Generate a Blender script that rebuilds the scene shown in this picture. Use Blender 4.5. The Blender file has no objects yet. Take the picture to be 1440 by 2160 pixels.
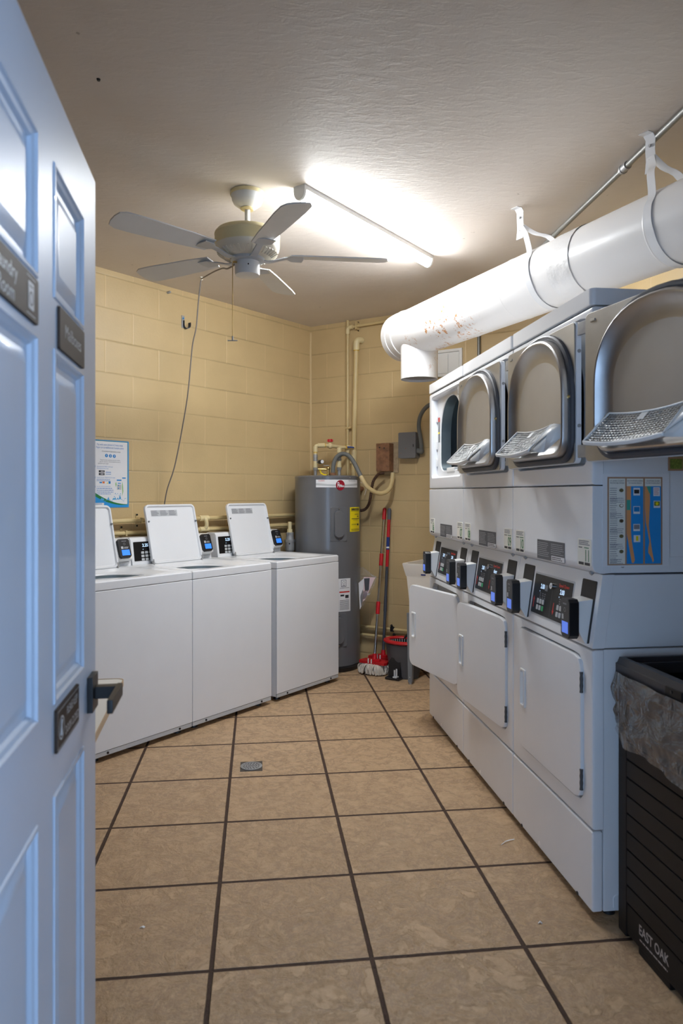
import bpy, bmesh, math, random
from mathutils import Matrix, Vector
R = math.radians
random.seed(7)
C = bpy.context.scene.collection
SC = bpy.context.scene

# ------------------------------------------------------------------ camera, light, exposure
F_PX, CAM_H, HOR = 1505.0, 1.342, 1041.0          # focal length (px of 1440x2160), eye height, horizon row
cam_d = bpy.data.cameras.new('camera')
cam = bpy.data.objects.new('camera', cam_d); C.objects.link(cam)
cam.location = (0, 0, CAM_H); cam.rotation_euler = (R(90), 0, 0)
cam_d.sensor_fit = 'VERTICAL'; cam_d.sensor_height = 36.0; cam_d.sensor_width = 24.0
cam_d.lens = F_PX / 2160 * 36.0
cam_d.shift_y = -(1080 - HOR) / 2160
cam_d.clip_start = 0.05
cam_d.dof.use_dof = True; cam_d.dof.focus_distance = 4.2; cam_d.dof.aperture_fstop = 4.5
SC.camera = cam

W = bpy.data.worlds.new('daylight'); SC.world = W; W.use_nodes = True
W.node_tree.nodes['Background'].inputs[0].default_value = (0.44, 0.66, 1.0, 1)
W.node_tree.nodes['Background'].inputs[1].default_value = 4.4
TUBE_STRENGTH = 258.0
SC.view_settings.view_transform = 'Standard'; SC.view_settings.look = 'None'
SC.view_settings.gamma = 1.0; SC.view_settings.use_curve_mapping = False
SC.view_settings.exposure = 0.0
try:
    SC.cycles.use_denoising = True
    SC.cycles.max_bounces = 8; SC.cycles.diffuse_bounces = 5; SC.cycles.transparent_max_bounces = 12
    SC.cycles.sample_clamp_indirect = 6.0
except Exception:
    pass

# ------------------------------------------------------------------ materials
def _n(nt, t, x=0, y=0, **kw):
    n = nt.nodes.new(t)
    for k, v in kw.items(): setattr(n, k, v)
    return n
def mth(nt, op, a, b=None, c=None, clamp=False):
    n = nt.nodes.new('ShaderNodeMath'); n.operation = op; n.use_clamp = clamp
    for i, v in enumerate((a, b, c)):
        if v is None: continue
        if isinstance(v, (int, float)): n.inputs[i].default_value = v
        else: nt.links.new(v, n.inputs[i])
    return n.outputs[0]
def mixc(nt, fac, a, b):
    n = nt.nodes.new('ShaderNodeMix'); n.data_type = 'RGBA'
    for s, v in ((n.inputs[0], fac), (n.inputs[6], a), (n.inputs[7], b)):
        if isinstance(v, (int, float)): s.default_value = v
        elif isinstance(v, tuple): s.default_value = (*v[:3], 1)
        else: nt.links.new(v, s)
    return n.outputs[2]
def ramp(nt, v, stops):
    n = nt.nodes.new('ShaderNodeValToRGB'); e = n.color_ramp.elements
    while len(e) < len(stops): e.new(0.5)
    for q, (p, c) in zip(e, stops):
        q.position = p; q.color = (c, c, c, 1) if isinstance(c, (int, float)) else (*c, 1)
    nt.links.new(v, n.inputs[0]); return n.outputs[0]
def noise(nt, vec, scale, detail=4, rough=0.55, dist=0.0):
    n = nt.nodes.new('ShaderNodeTexNoise'); n.inputs['Scale'].default_value = scale
    n.inputs['Detail'].default_value = detail; n.inputs['Roughness'].default_value = rough
    n.inputs['Distortion'].default_value = dist
    if vec is not None: nt.links.new(vec, n.inputs['Vector'])
    return n.outputs[0]
def coords(nt): return nt.nodes.new('ShaderNodeTexCoord').outputs['Object']
def bump(nt, h, strength=0.3, dist=0.01):
    n = nt.nodes.new('ShaderNodeBump'); n.inputs['Strength'].default_value = strength
    n.inputs['Distance'].default_value = dist; nt.links.new(h, n.inputs['Height']); return n.outputs[0]

MATS = {}
def srgb(r, g, b):
    f = lambda c: (c/255/12.92 if c/255 <= .04045 else ((c/255+.055)/1.055)**2.4)
    return (f(r), f(g), f(b))
def mat(name, col, rough=0.5, metal=0.0, var=0.0, vscale=6.0, bmp=0.0, bscale=60.0, bdist=0.002, coat=0.0, spec=0.5, emit=None, es=0.0, alpha=1.0, trans=0.0):
    if name in MATS: return MATS[name]
    m = bpy.data.materials.new(name); m.use_nodes = True; nt = m.node_tree
    p = nt.nodes['Principled BSDF']
    p.inputs['Base Color'].default_value = (*col, 1); p.inputs['Roughness'].default_value = rough
    p.inputs['Metallic'].default_value = metal; p.inputs['Specular IOR Level'].default_value = spec
    p.inputs['Coat Weight'].default_value = coat
    p.inputs['Alpha'].default_value = alpha; p.inputs['Transmission Weight'].default_value = trans
    if emit: p.inputs['Emission Color'].default_value = (*emit, 1); p.inputs['Emission Strength'].default_value = es
    co = coords(nt)
    if var or not emit:
        v = noise(nt, co, vscale, 5)
        k = var if var else 0.03
        c = mixc(nt, ramp(nt, v, [(0.3, 0.0), (0.7, 1.0)]), tuple(max(0, x*(1-k)) for x in col), tuple(min(1, x*(1+k)) for x in col))
        nt.links.new(c, p.inputs['Base Color'])
        rr = mth(nt, 'ADD', mth(nt, 'MULTIPLY', v, 0.06), rough-0.03)
        nt.links.new(rr, p.inputs['Roughness'])
    if bmp:
        nt.links.new(bump(nt, noise(nt, co, bscale, 4), bmp, bdist), p.inputs['Normal'])
    MATS[name] = m; return m

def grid_masks(nt, w, h, ox, oz, half, gw, axes=('X', 'Z')):
    """joint masks of a block / tile grid in object coordinates, slightly wobbly"""
    co = coords(nt)
    sep = nt.nodes.new('ShaderNodeSeparateXYZ'); nt.links.new(co, sep.inputs[0])
    x = mth(nt, 'ADD', sep.outputs[axes[0]], -ox); z = mth(nt, 'ADD', sep.outputs[axes[1]], -oz)
    wob = mth(nt, 'MULTIPLY', mth(nt, 'ADD', noise(nt, co, 14, 3), -0.5), 0.0035)
    zr = mth(nt, 'DIVIDE', z, h)
    row = mth(nt, 'FLOOR', zr)
    u = mth(nt, 'ADD', mth(nt, 'DIVIDE', x, w), mth(nt, 'MULTIPLY', row, half))
    def edge(v, s):
        f = mth(nt, 'FRACT', v); d = mth(nt, 'MULTIPLY', mth(nt, 'MINIMUM', f, mth(nt, 'SUBTRACT', 1.0, f)), s)
        return mth(nt, 'ADD', d, wob)
    dx, dz = edge(u, w), edge(zr, h)
    def mask(d): return mth(nt, 'SUBTRACT', 1.0, mth(nt, 'SMOOTHSTEP' if False else 'MULTIPLY', d, 1.0/gw, clamp=True), clamp=True)
    cell = mth(nt, 'ADD', mth(nt, 'MULTIPLY', mth(nt, 'FLOOR', u), 12.9898), mth(nt, 'MULTIPLY', row, 78.233))
    rnd = mth(nt, 'FRACT', mth(nt, 'MULTIPLY', mth(nt, 'SINE', cell), 43758.5))
    return co, mask(dx), mask(dz), rnd

def block_material(name, col, ox):
    m = bpy.data.materials.new(name); m.use_nodes = True; nt = m.node_tree; p = nt.nodes['Principled BSDF']
    co, mx, mz, rnd = grid_masks(nt, 0.4064, 0.2032, ox, 2.300, 0.5, 0.0070)
    patch = noise(nt, co, 3.0, 5)
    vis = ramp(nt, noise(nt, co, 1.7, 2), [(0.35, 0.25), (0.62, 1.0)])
    base = mixc(nt, ramp(nt, patch, [(0.3, 0.0), (0.7, 1.0)]), tuple(c*0.93 for c in col), tuple(min(1, c*1.05) for c in col))
    base = mixc(nt, mth(nt, 'MULTIPLY', rnd, 0.10), base, tuple(c*0.8 for c in col))
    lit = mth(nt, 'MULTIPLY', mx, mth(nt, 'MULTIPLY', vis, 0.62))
    base = mixc(nt, lit, base, tuple(min(1, c*1.35) for c in col))  # highlight painted into the vertical joints
    base = mixc(nt, mth(nt, 'MULTIPLY', mz, mth(nt, 'MULTIPLY', vis, 0.55)), base, tuple(c*0.5 for c in col))  # shade painted into the horizontal joints
    nt.links.new(base, p.inputs['Base Color'])
    p.inputs['Roughness'].default_value = 0.42
    joint = mth(nt, 'MAXIMUM', mth(nt, 'MULTIPLY', mx, 0.8), mz)
    hgt = mth(nt, 'SUBTRACT', mth(nt, 'MULTIPLY', noise(nt, co, 70, 6, 0.65), 0.35), mth(nt, 'MULTIPLY', joint, vis))
    nt.links.new(bump(nt, hgt, 0.55, 0.005), p.inputs['Normal'])
    return m

def tile_material():
    m = bpy.data.materials.new('slate_look_floor_tile'); m.use_nodes = True; nt = m.node_tree; p = nt.nodes['Principled BSDF']
    co, mx, mz, rnd = grid_masks(nt, 0.4572, 0.4572, 0, 0, 0.0, 0.0085, ('X', 'Y'))
    j = ramp(nt, mth(nt, 'MAXIMUM', mx, mz), [(0.12, 0.0), (0.42, 1.0)])
    off = nt.nodes.new('ShaderNodeVectorMath'); off.operation = 'ADD'; nt.links.new(co, off.inputs[0])
    cmb = nt.nodes.new('ShaderNodeCombineXYZ'); nt.links.new(mth(nt, 'MULTIPLY', rnd, 9.0), cmb.inputs[0]); nt.links.new(mth(nt, 'MULTIPLY', rnd, 5.0), cmb.inputs[2])
    nt.links.new(cmb.outputs[0], off.inputs[1]); v = off.outputs[0]
    big = noise(nt, v, 8.5, 9, 0.66, 0.35)
    fine = noise(nt, v, 34.0, 7, 0.68, 0.5)
    ridge = ramp(nt, mth(nt, 'ABSOLUTE', mth(nt, 'ADD', big, -0.5)), [(0.0, 1.0), (0.045, 0.0)])
    pit = ramp(nt, noise(nt, v, 55.0, 3, 0.6), [(0.28, 1.0), (0.36, 0.0)])
    A = srgb(208, 176, 138); B = srgb(184, 152, 117); D = srgb(138, 111, 86)
    c = mixc(nt, ramp(nt, fine, [(0.35, 0.0), (0.68, 1.0)]), A, B)
    c = mixc(nt, mth(nt, 'MULTIPLY', ridge, 0.6), c, D)
    c = mixc(nt, mth(nt, 'MULTIPLY', pit, 0.30), c, D)
    c = mixc(nt, mth(nt, 'MULTIPLY', rnd, 0.18), c, B)
    c = mixc(nt, j, c, srgb(72, 50, 36))
    nt.links.new(c, p.inputs['Base Color'])
    nt.links.new(ramp(nt, mth(nt, 'MAXIMUM', j, mth(nt, 'MULTIPLY', fine, 0.5)), [(0.0, 0.42), (1.0, 0.8)]), p.inputs['Roughness'])
    st = ramp(nt, big, [(0.40, 0.0), (0.46, 0.45), (0.54, 0.5), (0.60, 1.0)])
    h = mth(nt, 'ADD', mth(nt, 'MULTIPLY', st, 0.9), mth(nt, 'MULTIPLY', fine, 0.7))
    h = mth(nt, 'SUBTRACT', h, mth(nt, 'MULTIPLY', j, 2.6))
    nt.links.new(bump(nt, h, 0.8, 0.006), p.inputs['Normal'])
    return m

def ceiling_material():
    m = bpy.data.materials.new('textured_ceiling_paint'); m.use_nodes = True; nt = m.node_tree; p = nt.nodes['Principled BSDF']
    co = coords(nt)
    c = mixc(nt, ramp(nt, noise(nt, co, 1.6, 5), [(0.3, 0.0), (0.7, 1.0)]), srgb(216, 206, 196), srgb(226, 218, 209))
    spk = ramp(nt, noise(nt, co, 22, 2), [(0.20, 1.0), (0.23, 0.0)])
    c = mixc(nt, mth(nt, 'MULTIPLY', spk, 0.5), c, srgb(120, 105, 92))
    nt.links.new(c, p.inputs['Base Color']); p.inputs['Roughness'].default_value = 0.6
    sc = nt.nodes.new('ShaderNodeMapping'); sc.inputs['Scale'].default_value = (1.0, 2.4, 1); sc.inputs['Rotation'].default_value = (0, 0, R(35)); nt.links.new(co, sc.inputs[0])
    h = mth(nt, 'ADD', ramp(nt, noise(nt, sc.outputs[0], 15, 6, 0.6, 0.5), [(0.45, 0.0), (0.70, 1.0)]), mth(nt, 'MULTIPLY', noise(nt, co, 60, 5), 0.5))
    nt.links.new(bump(nt, h, 0.22, 0.003), p.inputs['Normal'])
    return m

def duct_material():
    m = bpy.data.materials.new('white_painted_duct_with_rust'); m.use_nodes = True; nt = m.node_tree; p = nt.nodes['Principled BSDF']
    co = coords(nt)
    sep = nt.nodes.new('ShaderNodeSeparateXYZ'); nt.links.new(co, sep.inputs[0])
    zone = mth(nt, 'MAXIMUM', ramp(nt, mth(nt, 'ABSOLUTE', mth(nt, 'ADD', sep.outputs[0], -0.62)), [(0.18, 1.0), (0.42, 0.0)]), mth(nt, 'MULTIPLY', ramp(nt, sep.outputs[2], [(0.10, 0.0), (0.15, 1.0)]), 0.85))
    spots = ramp(nt, noise(nt, co, 42, 4, 0.7), [(0.54, 0.0), (0.60, 1.0)])
    clump = ramp(nt, noise(nt, co, 7.5, 2), [(0.46, 0.0), (0.56, 1.0)])
    k = mth(nt, 'MULTIPLY', mth(nt, 'MULTIPLY', spots, clump), zone)
    c = mixc(nt, k, srgb(236, 234, 232), mixc(nt, noise(nt, co, 30), srgb(214, 150, 70), srgb(158, 92, 40)))
    nt.links.new(c, p.inputs['Base Color']); p.inputs['Roughness'].default_value = 0.33
    nt.links.new(bump(nt, mth(nt, 'ADD', noise(nt, co, 12, 3), mth(nt, 'MULTIPLY', k, 0.5)), 0.15, 0.004), p.inputs['Normal'])
    return m

WHITE = mat('white_enamel', srgb(233, 234, 236), 0.26, var=0.012, coat=0.25)
WPLAS = mat('white_plastic', srgb(232, 232, 230), 0.38, var=0.015)
OFFW = mat('aged_white_plastic', srgb(222, 214, 196), 0.45, var=0.05)
CREAM = mat('yellowed_cream_plastic', srgb(216, 202, 158), 0.4, var=0.05)
BLACK = mat('black_plastic', srgb(24, 24, 27), 0.36, var=0.05)
BLACKM = mat('matte_black_metal', srgb(30, 29, 28), 0.42, 0.3, var=0.08)
GLOSSB = mat('glossy_black_panel', srgb(22, 21, 22), 0.36, var=0.03, spec=0.25)
CHAR = mat('charcoal_panel', srgb(46, 44, 44), 0.5, var=0.05, spec=0.25)
DGREY = mat('dark_grey_print', srgb(78, 80, 86), 0.45, var=0.04)
GREY = mat('grey_plastic', srgb(118, 122, 126), 0.45, var=0.04)
LGREY = mat('light_grey_plastic', srgb(190, 192, 194), 0.45, var=0.03)
GALV = mat('galvanised_steel', (0.40, 0.395, 0.38), 0.42, 0.9, var=0.10, vscale=9, bmp=0.06, bscale=140, bdist=0.001)
PLUGS = mat('drawn_door_steel', (0.52, 0.52, 0.525), 0.40, 1.0, var=0.08, vscale=8)
STEEL = mat('brushed_steel', (0.62, 0.62, 0.62), 0.27, 1.0, var=0.05)
CHROME = mat('polished_chrome', (0.78, 0.78, 0.78), 0.10, 1.0)
PLUGF = mat('dull_door_steel', (0.50, 0.49, 0.47), 0.48, 0.75, var=0.06, vscale=5)
DRUM = mat('drum_steel', (0.20, 0.245, 0.27), 0.42, 0.85, var=0.12)
RUBBER = mat('grey_rubber_gasket', srgb(66, 68, 74), 0.5, var=0.08)
TANK = mat('grey_tank_paint', srgb(102, 103, 106), 0.30, var=0.03, coat=0.2)
RED = mat('red_plastic', srgb(190, 22, 32), 0.38, var=0.05)
REDP = mat('red_print', srgb(200, 45, 32), 0.4)
BLUE = mat('blue_print', srgb(20, 130, 200), 0.4)
DBLUE = mat('dark_blue_plastic', srgb(28, 50, 120), 0.4)
TXBLUE = mat('pale_blue_print', srgb(110, 150, 205), 0.5)
GREEN = mat('green_print', srgb(30, 120, 60), 0.45)
KGREEN = mat('green_key', srgb(60, 165, 105), 0.4)
YELLOW = mat('yellow_label', srgb(242, 222, 20), 0.45)
ORANGE = mat('orange_print', srgb(228, 120, 60), 0.45)
PAPER = mat('white_paper', srgb(232, 232, 234), 0.55, var=0.02)
CREAMP = mat('cream_paper', srgb(236, 234, 224), 0.6, var=0.03)
INK = mat('dark_ink', srgb(45, 45, 48), 0.55)
GINK = mat('grey_ink', srgb(130, 130, 136), 0.55)
BROWNF = mat('brown_printed_border', srgb(176, 138, 108), 0.5)
SEA = mat('printed_sea_blue', srgb(40, 146, 218), 0.4)
LAND = mat('printed_land_orange', srgb(226, 160, 104), 0.45)
TEAL = mat('printed_teal', srgb(70, 170, 150), 0.45)
OLIVE = mat('printed_olive', srgb(112, 104, 70), 0.5)
GRASS = mat('printed_grass', srgb(120, 135, 60), 0.5, var=0.4, vscale=200)
CPVC = mat('cream_cpvc_pipe', srgb(222, 205, 158), 0.38, var=0.05)
PVC = mat('painted_tan_pipe', srgb(206, 184, 134), 0.42, var=0.05)
GLUE = mat('yellow_pipe_cement', srgb(216, 176, 60), 0.4)
BRASS = mat('brass', (0.62, 0.46, 0.20), 0.32, 1.0, var=0.08)
ZINC = mat('grey_zinc', (0.36, 0.36, 0.36), 0.5, 0.45, var=0.15, vscale=30)
RUST = mat('rusted_steel', srgb(138, 98, 70), 0.75, 0.1, var=0.35, vscale=28, bmp=0.4, bscale=120)
RUSTED = mat('rusty_flexible_conduit', srgb(84, 60, 46), 0.65, 0.4, var=0.3, vscale=60)
CONDUIT = mat('grey_conduit', srgb(128, 128, 124), 0.42, 0.4, var=0.06)
FLEX = mat('grey_flexible_conduit', srgb(104, 106, 104), 0.5, var=0.05)
SIGNBR = mat('bronze_sign', srgb(60, 47, 38), 0.55, 0.0, var=0.05, spec=0.2)
SIGNTX = mat('raised_sign_lettering', srgb(196, 196, 196), 0.4)
DOORP = mat('grey_blue_door_paint', srgb(188, 199, 214), 0.36, var=0.025, bmp=0.2, bscale=90, bdist=0.0012, coat=0.15)
TABLE = mat('white_laminate', srgb(236, 234, 228), 0.4, var=0.02)
EDGE = mat('tan_edge_banding', srgb(196, 170, 138), 0.5, var=0.05)
SINKM = mat('white_utility_tub', srgb(232, 226, 216), 0.42, var=0.04)
BIN = mat('black_resin', srgb(12, 12, 16), 0.5, spec=0.35, var=0.08, bmp=0.15, bscale=200)
BINR = mat('charcoal_resin_rim', srgb(46, 45, 50), 0.42, var=0.06)
BUCKET = mat('dark_grey_bucket', srgb(74, 74, 78), 0.42, var=0.05)
STRING = mat('cotton_mop_string', srgb(214, 205, 192), 0.9, var=0.15, vscale=60)
CORD = mat('grey_cord', srgb(120, 112, 106), 0.6)
FANW = mat('white_fan_enamel', srgb(222, 222, 220), 0.35, var=0.03)
DISPLAY = mat('lit_display_digits', (0.5, 0.7, 1.0), 0.4, emit=(0.55, 0.75, 1.0), es=0.9)
SCREEN = mat('lit_blue_screen', (0.1, 0.2, 0.8), 0.3, emit=(0.10, 0.22, 0.85), es=0.55)
SCREENB = mat('lit_bright_blue_screen', (0.05, 0.25, 0.9), 0.3, emit=(0.03, 0.20, 0.85), es=0.55)
TUBE = mat('led_tube_diffuser', (1, 1, 1), 0.5, emit=(0.93, 0.965, 1.0), es=TUBE_STRENGTH)
def aim_down(m):
    # an LED strip behind the diffuser: brightest straight below, weaker at the flanks
    nt = m.node_tree; g = nt.nodes.new('ShaderNodeNewGeometry'); s = nt.nodes.new('ShaderNodeSeparateXYZ'); nt.links.new(g.outputs['Normal'], s.inputs[0])
    k = mth(nt, 'MULTIPLY', s.outputs[2], -1.0, clamp=True)
    k = mth(nt, 'ADD', mth(nt, 'MULTIPLY', mth(nt, 'POWER', k, 1.2), 0.89), 0.11)
    nt.links.new(mth(nt, 'MULTIPLY', k, TUBE_STRENGTH), nt.nodes['Principled BSDF'].inputs['Emission Strength'])
aim_down(TUBE)
def liner_mat():
    m = bpy.data.materials.new('clear_plastic_film'); m.use_nodes = True; nt = m.node_tree
    o = nt.nodes['Material Output']; nt.nodes.remove(nt.nodes['Principled BSDF'])
    t = nt.nodes.new('ShaderNodeBsdfTransparent'); t.inputs[0].default_value = (0.90, 0.90, 0.91, 1)
    g = nt.nodes.new('ShaderNodeBsdfGlossy'); g.inputs['Roughness'].default_value = 0.09
    d = nt.nodes.new('ShaderNodeBsdfDiffuse'); d.inputs[0].default_value = (0.75, 0.76, 0.78, 1)
    fr = nt.nodes.new('ShaderNodeFresnel'); fr.inputs[0].default_value = 1.45
    co = coords(nt)
    b = bump(nt, noise(nt, co, 9, 3, 0.5, 1.6), 0.9, 0.03)
    nt.links.new(b, g.inputs['Normal']); nt.links.new(b, fr.inputs['Normal'])
    m1 = nt.nodes.new('ShaderNodeMixShader'); m1.inputs[0].default_value = 0.10; nt.links.new(t.outputs[0], m1.inputs[1]); nt.links.new(d.outputs[0], m1.inputs[2])
    m2 = nt.nodes.new('ShaderNodeMixShader'); nt.links.new(mth(nt, 'ADD', mth(nt, 'MULTIPLY', fr.outputs[0], 1.3), 0.04, clamp=True), m2.inputs[0])
    nt.links.new(m1.outputs[0], m2.inputs[1]); nt.links.new(g.outputs[0], m2.inputs[2]); nt.links.new(m2.outputs[0], o.inputs[0])
    return m
FILM = liner_mat()

# ------------------------------------------------------------------ mesh helpers
class MB:
    """collects shapes into one mesh; every shape goes through the matrix M"""
    def __init__(s, *mats, M=None):
        s.bm = bmesh.new(); s.mats = list(mats); s.mi = 0; s.M = M or Matrix()
    def use(s, m):
        if m not in s.mats: s.mats.append(m)
        s.mi = s.mats.index(m); return s
    def _add(s, tmp, M=None):
        T = s.M @ M if M is not None else s.M
        vm = {}
        for v in tmp.verts: vm[v] = s.bm.verts.new(T @ v.co)
        for f in tmp.faces:
            try:
                g = s.bm.faces.new([vm[v] for v in f.verts]); g.material_index = s.mi
            except ValueError: pass
        tmp.free(); return s
    def box(s, x0, x1, y0, y1, z0, z1, b=0.0, seg=2, M=None, skip=()):
        t = bmesh.new(); bmesh.ops.create_cube(t, size=1)
        for v in t.verts:
            v.co = Vector(((x0+x1)/2 + v.co.x*(x1-x0), (y0+y1)/2 + v.co.y*(y1-y0), (z0+z1)/2 + v.co.z*(z1-z0)))
        if skip:
            t.normal_update()
            dirs = {'-y': (0, -1, 0), '+y': (0, 1, 0), '-z': (0, 0, -1), '+z': (0, 0, 1), '-x': (-1, 0, 0), '+x': (1, 0, 0)}
            bmesh.ops.delete(t, geom=[f for f in t.faces if any(f.normal.dot(Vector(dirs[k])) > .9 for k in skip)], context='FACES')
        if b: bmesh.ops.bevel(t, geom=list(t.edges), offset=b, segments=seg, profile=0.6, affect='EDGES', clamp_overlap=True)
        return s._add(t, M)
    def loft(s, loops, cap0=False, cap1=False, closed=True, M=None):
        t = bmesh.new(); rows = [[t.verts.new(Vector(p)) for p in L] for L in loops]
        n = len(rows[0])
        for a, b in zip(rows, rows[1:]):
            for i in range(n if closed else n-1):
                j = (i+1) % n
                try: t.faces.new((a[i], a[j], b[j], b[i]))
                except ValueError: pass
        if cap0: t.faces.new(rows[0][::-1])
        if cap1: t.faces.new(rows[-1])
        bmesh.ops.remove_doubles(t, verts=t.verts, dist=1e-6)
        return s._add(t, M)
    def lathe(s, prof, seg=32, M=None, caps=True):
        L = [[(r*math.cos(2*math.pi*i/seg), r*math.sin(2*math.pi*i/seg), z) for i in range(seg)] for r, z in prof]
        return s.loft(L, caps and prof[0][0] > 1e-4, caps and prof[-1][0] > 1e-4, M=M)
    def cyl(s, p0, p1, r0, r1=None, seg=16, M=None):
        return s.tube([p0, p1], r0 if r1 is None else [r0, r1], seg, M=M)
    def tube(s, pts, r, seg=12, M=None, closed=False, caps=True, flat=None):
        P = [Vector(p) for p in pts]; n = len(P); rs = r if isinstance(r, (list, tuple)) else [r]*n
        T = []
        for i in range(n):
            a = P[(i-1) % n] if closed or i > 0 else P[i]; b = P[(i+1) % n] if closed or i < n-1 else P[i]
            d = b-a; T.append(d.normalized() if d.length > 1e-9 else Vector((0, 0, 1)))
        up = Vector((0, 0, 1)) if abs(T[0].z) < .9 else Vector((1, 0, 0))
        N = (up - T[0]*up.dot(T[0])).normalized(); loops = []
        for i in range(n):
            N = N - T[i]*N.dot(T[i]); N = N.normalized(); B = T[i].cross(N)
            k = flat or (1, 1)
            loops.append([P[i] + N*rs[i]*k[0]*math.cos(2*math.pi*q/seg) + B*rs[i]*k[1]*math.sin(2*math.pi*q/seg) for q in range(seg)])
        if closed: loops.append(loops[0])
        return s.loft(loops, caps and not closed, caps and not closed, M=M)
    def ribbon(s, pts, side, w, th, M=None):
        """a flat strap: pts along it, width w along side, thickness th"""
        P = [Vector(p) for p in pts]; S = Vector(side).normalized(); loops = []
        for i in range(len(P)):
            d = (P[min(i+1, len(P)-1)] - P[max(i-1, 0)]).normalized(); N = d.cross(S).normalized()
            loops.append([P[i]+S*w/2+N*th/2, P[i]-S*w/2+N*th/2, P[i]-S*w/2-N*th/2, P[i]+S*w/2-N*th/2])
        return s.loft(loops, True, True, M=M)
    def prism(s, poly, y0, y1, b=0.0, M=None, axis='y', bs=2):
        """polygon in (x,z) pushed from y0 (front) to y1; axis 'x': polygon in (y,z) pushed along x"""
        f = (lambda p, q: (p[0], q, p[1])) if axis == 'y' else ((lambda p, q: (q, p[0], p[1])) if axis == 'x' else (lambda p, q: (p[0], p[1], q)))
        t = bmesh.new(); a = [t.verts.new(f(p, y0)) for p in poly]; c = [t.verts.new(f(p, y1)) for p in poly]
        n = len(poly); t.faces.new(a); t.faces.new(c[::-1])
        for i in range(n): t.faces.new((a[i], c[i], c[(i+1) % n], a[(i+1) % n]))
        bmesh.ops.recalc_face_normals(t, faces=t.faces)
        if b:
            fs = set(a)
            E = [e for e in t.edges if (e.verts[0] in fs and e.verts[1] in fs)]
            if axis == 'x': E = list(t.edges)
            bmesh.ops.bevel(t, geom=E, offset=b, segments=bs, profile=0.6, affect='EDGES', clamp_overlap=True)
        return s._add(t, M)
    def quad(s, x0, x1, z0, z1, y, M=None):
        t = bmesh.new(); t.faces.new([t.verts.new(p) for p in ((x0, y, z0), (x1, y, z0), (x1, y, z1), (x0, y, z1))]); return s._add(t, M)
    def poly(s, pts, y, M=None):
        t = bmesh.new(); t.faces.new([t.verts.new((x, y, z)) for x, z in pts]); return s._add(t, M)
    def disc(s, x, z, r, y, seg=24, M=None, r2=None):
        return s.poly([(x+r*math.cos(2*math.pi*i/seg), z+(r2 or r)*math.sin(2*math.pi*i/seg)) for i in range(seg)], y, M)
    def ring(s, x, z, r0, r1, y, seg=28, M=None, k=1.0):
        c = [(math.cos(2*math.pi*i/seg), math.sin(2*math.pi*i/seg)) for i in range(seg)]
        return s.loft([[(x+r0*a, y, z+r0*k*b) for a, b in c], [(x+r1*a, y, z+r1*k*b) for a, b in c]], M=M)
    def sphere(s, c, r, M=None, seg=16, sc=(1, 1, 1)):
        t = bmesh.new(); bmesh.ops.create_uvsphere(t, u_segments=seg, v_segments=seg//2+1, radius=r)
        for v in t.verts: v.co = Vector((v.co.x*sc[0], v.co.y*sc[1], v.co.z*sc[2])) + Vector(c)
        return s._add(t, M)
    def lines(s, x0, x1, z0, z1, n, y, fill=0.55, M=None, rag=0.25):
        """n rows of unreadably small print, as little word bars"""
        h = (z1-z0)/n
        for i in range(n):
            x = x0; zc = z1-(i+.5)*h; end = x1 - random.random()*rag*(x1-x0)
            while x < end:
                w = (x1-x0)*random.uniform(.05, .16); s.quad(x, min(x+w, end), zc-h*fill/2, zc+h*fill/2, y, M); x += w + (x1-x0)*.02
        return s
    def text(s, body, size, x, z, y, M=None, align='CENTER', sx=1.0, warp=None, bold=0.0, shear=0.0):
        cu = bpy.data.curves.new('t', 'FONT'); cu.body = body; cu.size = size; cu.align_x = align; cu.align_y = 'CENTER'
        cu.resolution_u = 3; cu.offset = bold; cu.shear = shear
        ob = bpy.data.objects.new('t', cu); C.objects.link(ob)
        dg = bpy.context.evaluated_depsgraph_get(); me = bpy.data.meshes.new_from_object(ob.evaluated_get(dg))
        t = bmesh.new(); t.from_mesh(me)
        for v in t.verts:
            p = (x + v.co.x*sx, y, z + v.co.y); v.co = Vector(warp(p) if warp else p)
        bpy.data.objects.remove(ob); bpy.data.curves.remove(cu); bpy.data.meshes.remove(me)
        return s._add(t, M)
    def build(s, name, material=None, parent=None, sharp=32, recalc=True, **props):
        if recalc: bmesh.ops.recalc_face_normals(s.bm, faces=s.bm.faces)
        me = bpy.data.meshes.new(name); s.bm.to_mesh(me); s.bm.free()
        ms = s.mats or [material]
        for m in ms: me.materials.append(m)
        for p in me.polygons: p.use_smooth = True
        me.set_sharp_from_angle(angle=R(sharp))
        o = bpy.data.objects.new(name, me); C.objects.link(o)
        wn = o.modifiers.new('even_shading', 'WEIGHTED_NORMAL'); wn.keep_sharp = True; wn.weight = 60
        if parent: o.parent = parent
        for k, v in props.items(): o[k] = v
        return o

def smooth_path(pts, n=8, closed=False):
    P = [Vector(p) for p in pts]; out = []; m = len(P)
    rng = range(m) if closed else range(m-1)
    for i in rng:
        p0 = P[(i-1) % m] if closed or i > 0 else P[i]*2-P[i+1]
        p1, p2 = P[i], P[(i+1) % m]
        p3 = P[(i+2) % m] if closed or i < m-2 else P[i+1]*2-P[i]
        for k in range(n):
            t = k/n
            out.append(0.5*((2*p1)+(p2-p0)*t+(2*p0-5*p1+4*p2-p3)*t*t+(3*p1-p0-3*p2+p3)*t**3))
    if not closed: out.append(P[-1])
    return out
def rrect(x0, x1, z0, z1, r, seg=6):
    out = []
    for cx, cz, a in ((x1-r, z0+r, -90), (x1-r, z1-r, 0), (x0+r, z1-r, 90), (x0+r, z0+r, 180)):
        for k in range(seg+1):
            t = R(a+90*k/seg); out.append((cx+r*math.cos(t), cz+r*math.sin(t)))
    return out
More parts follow.
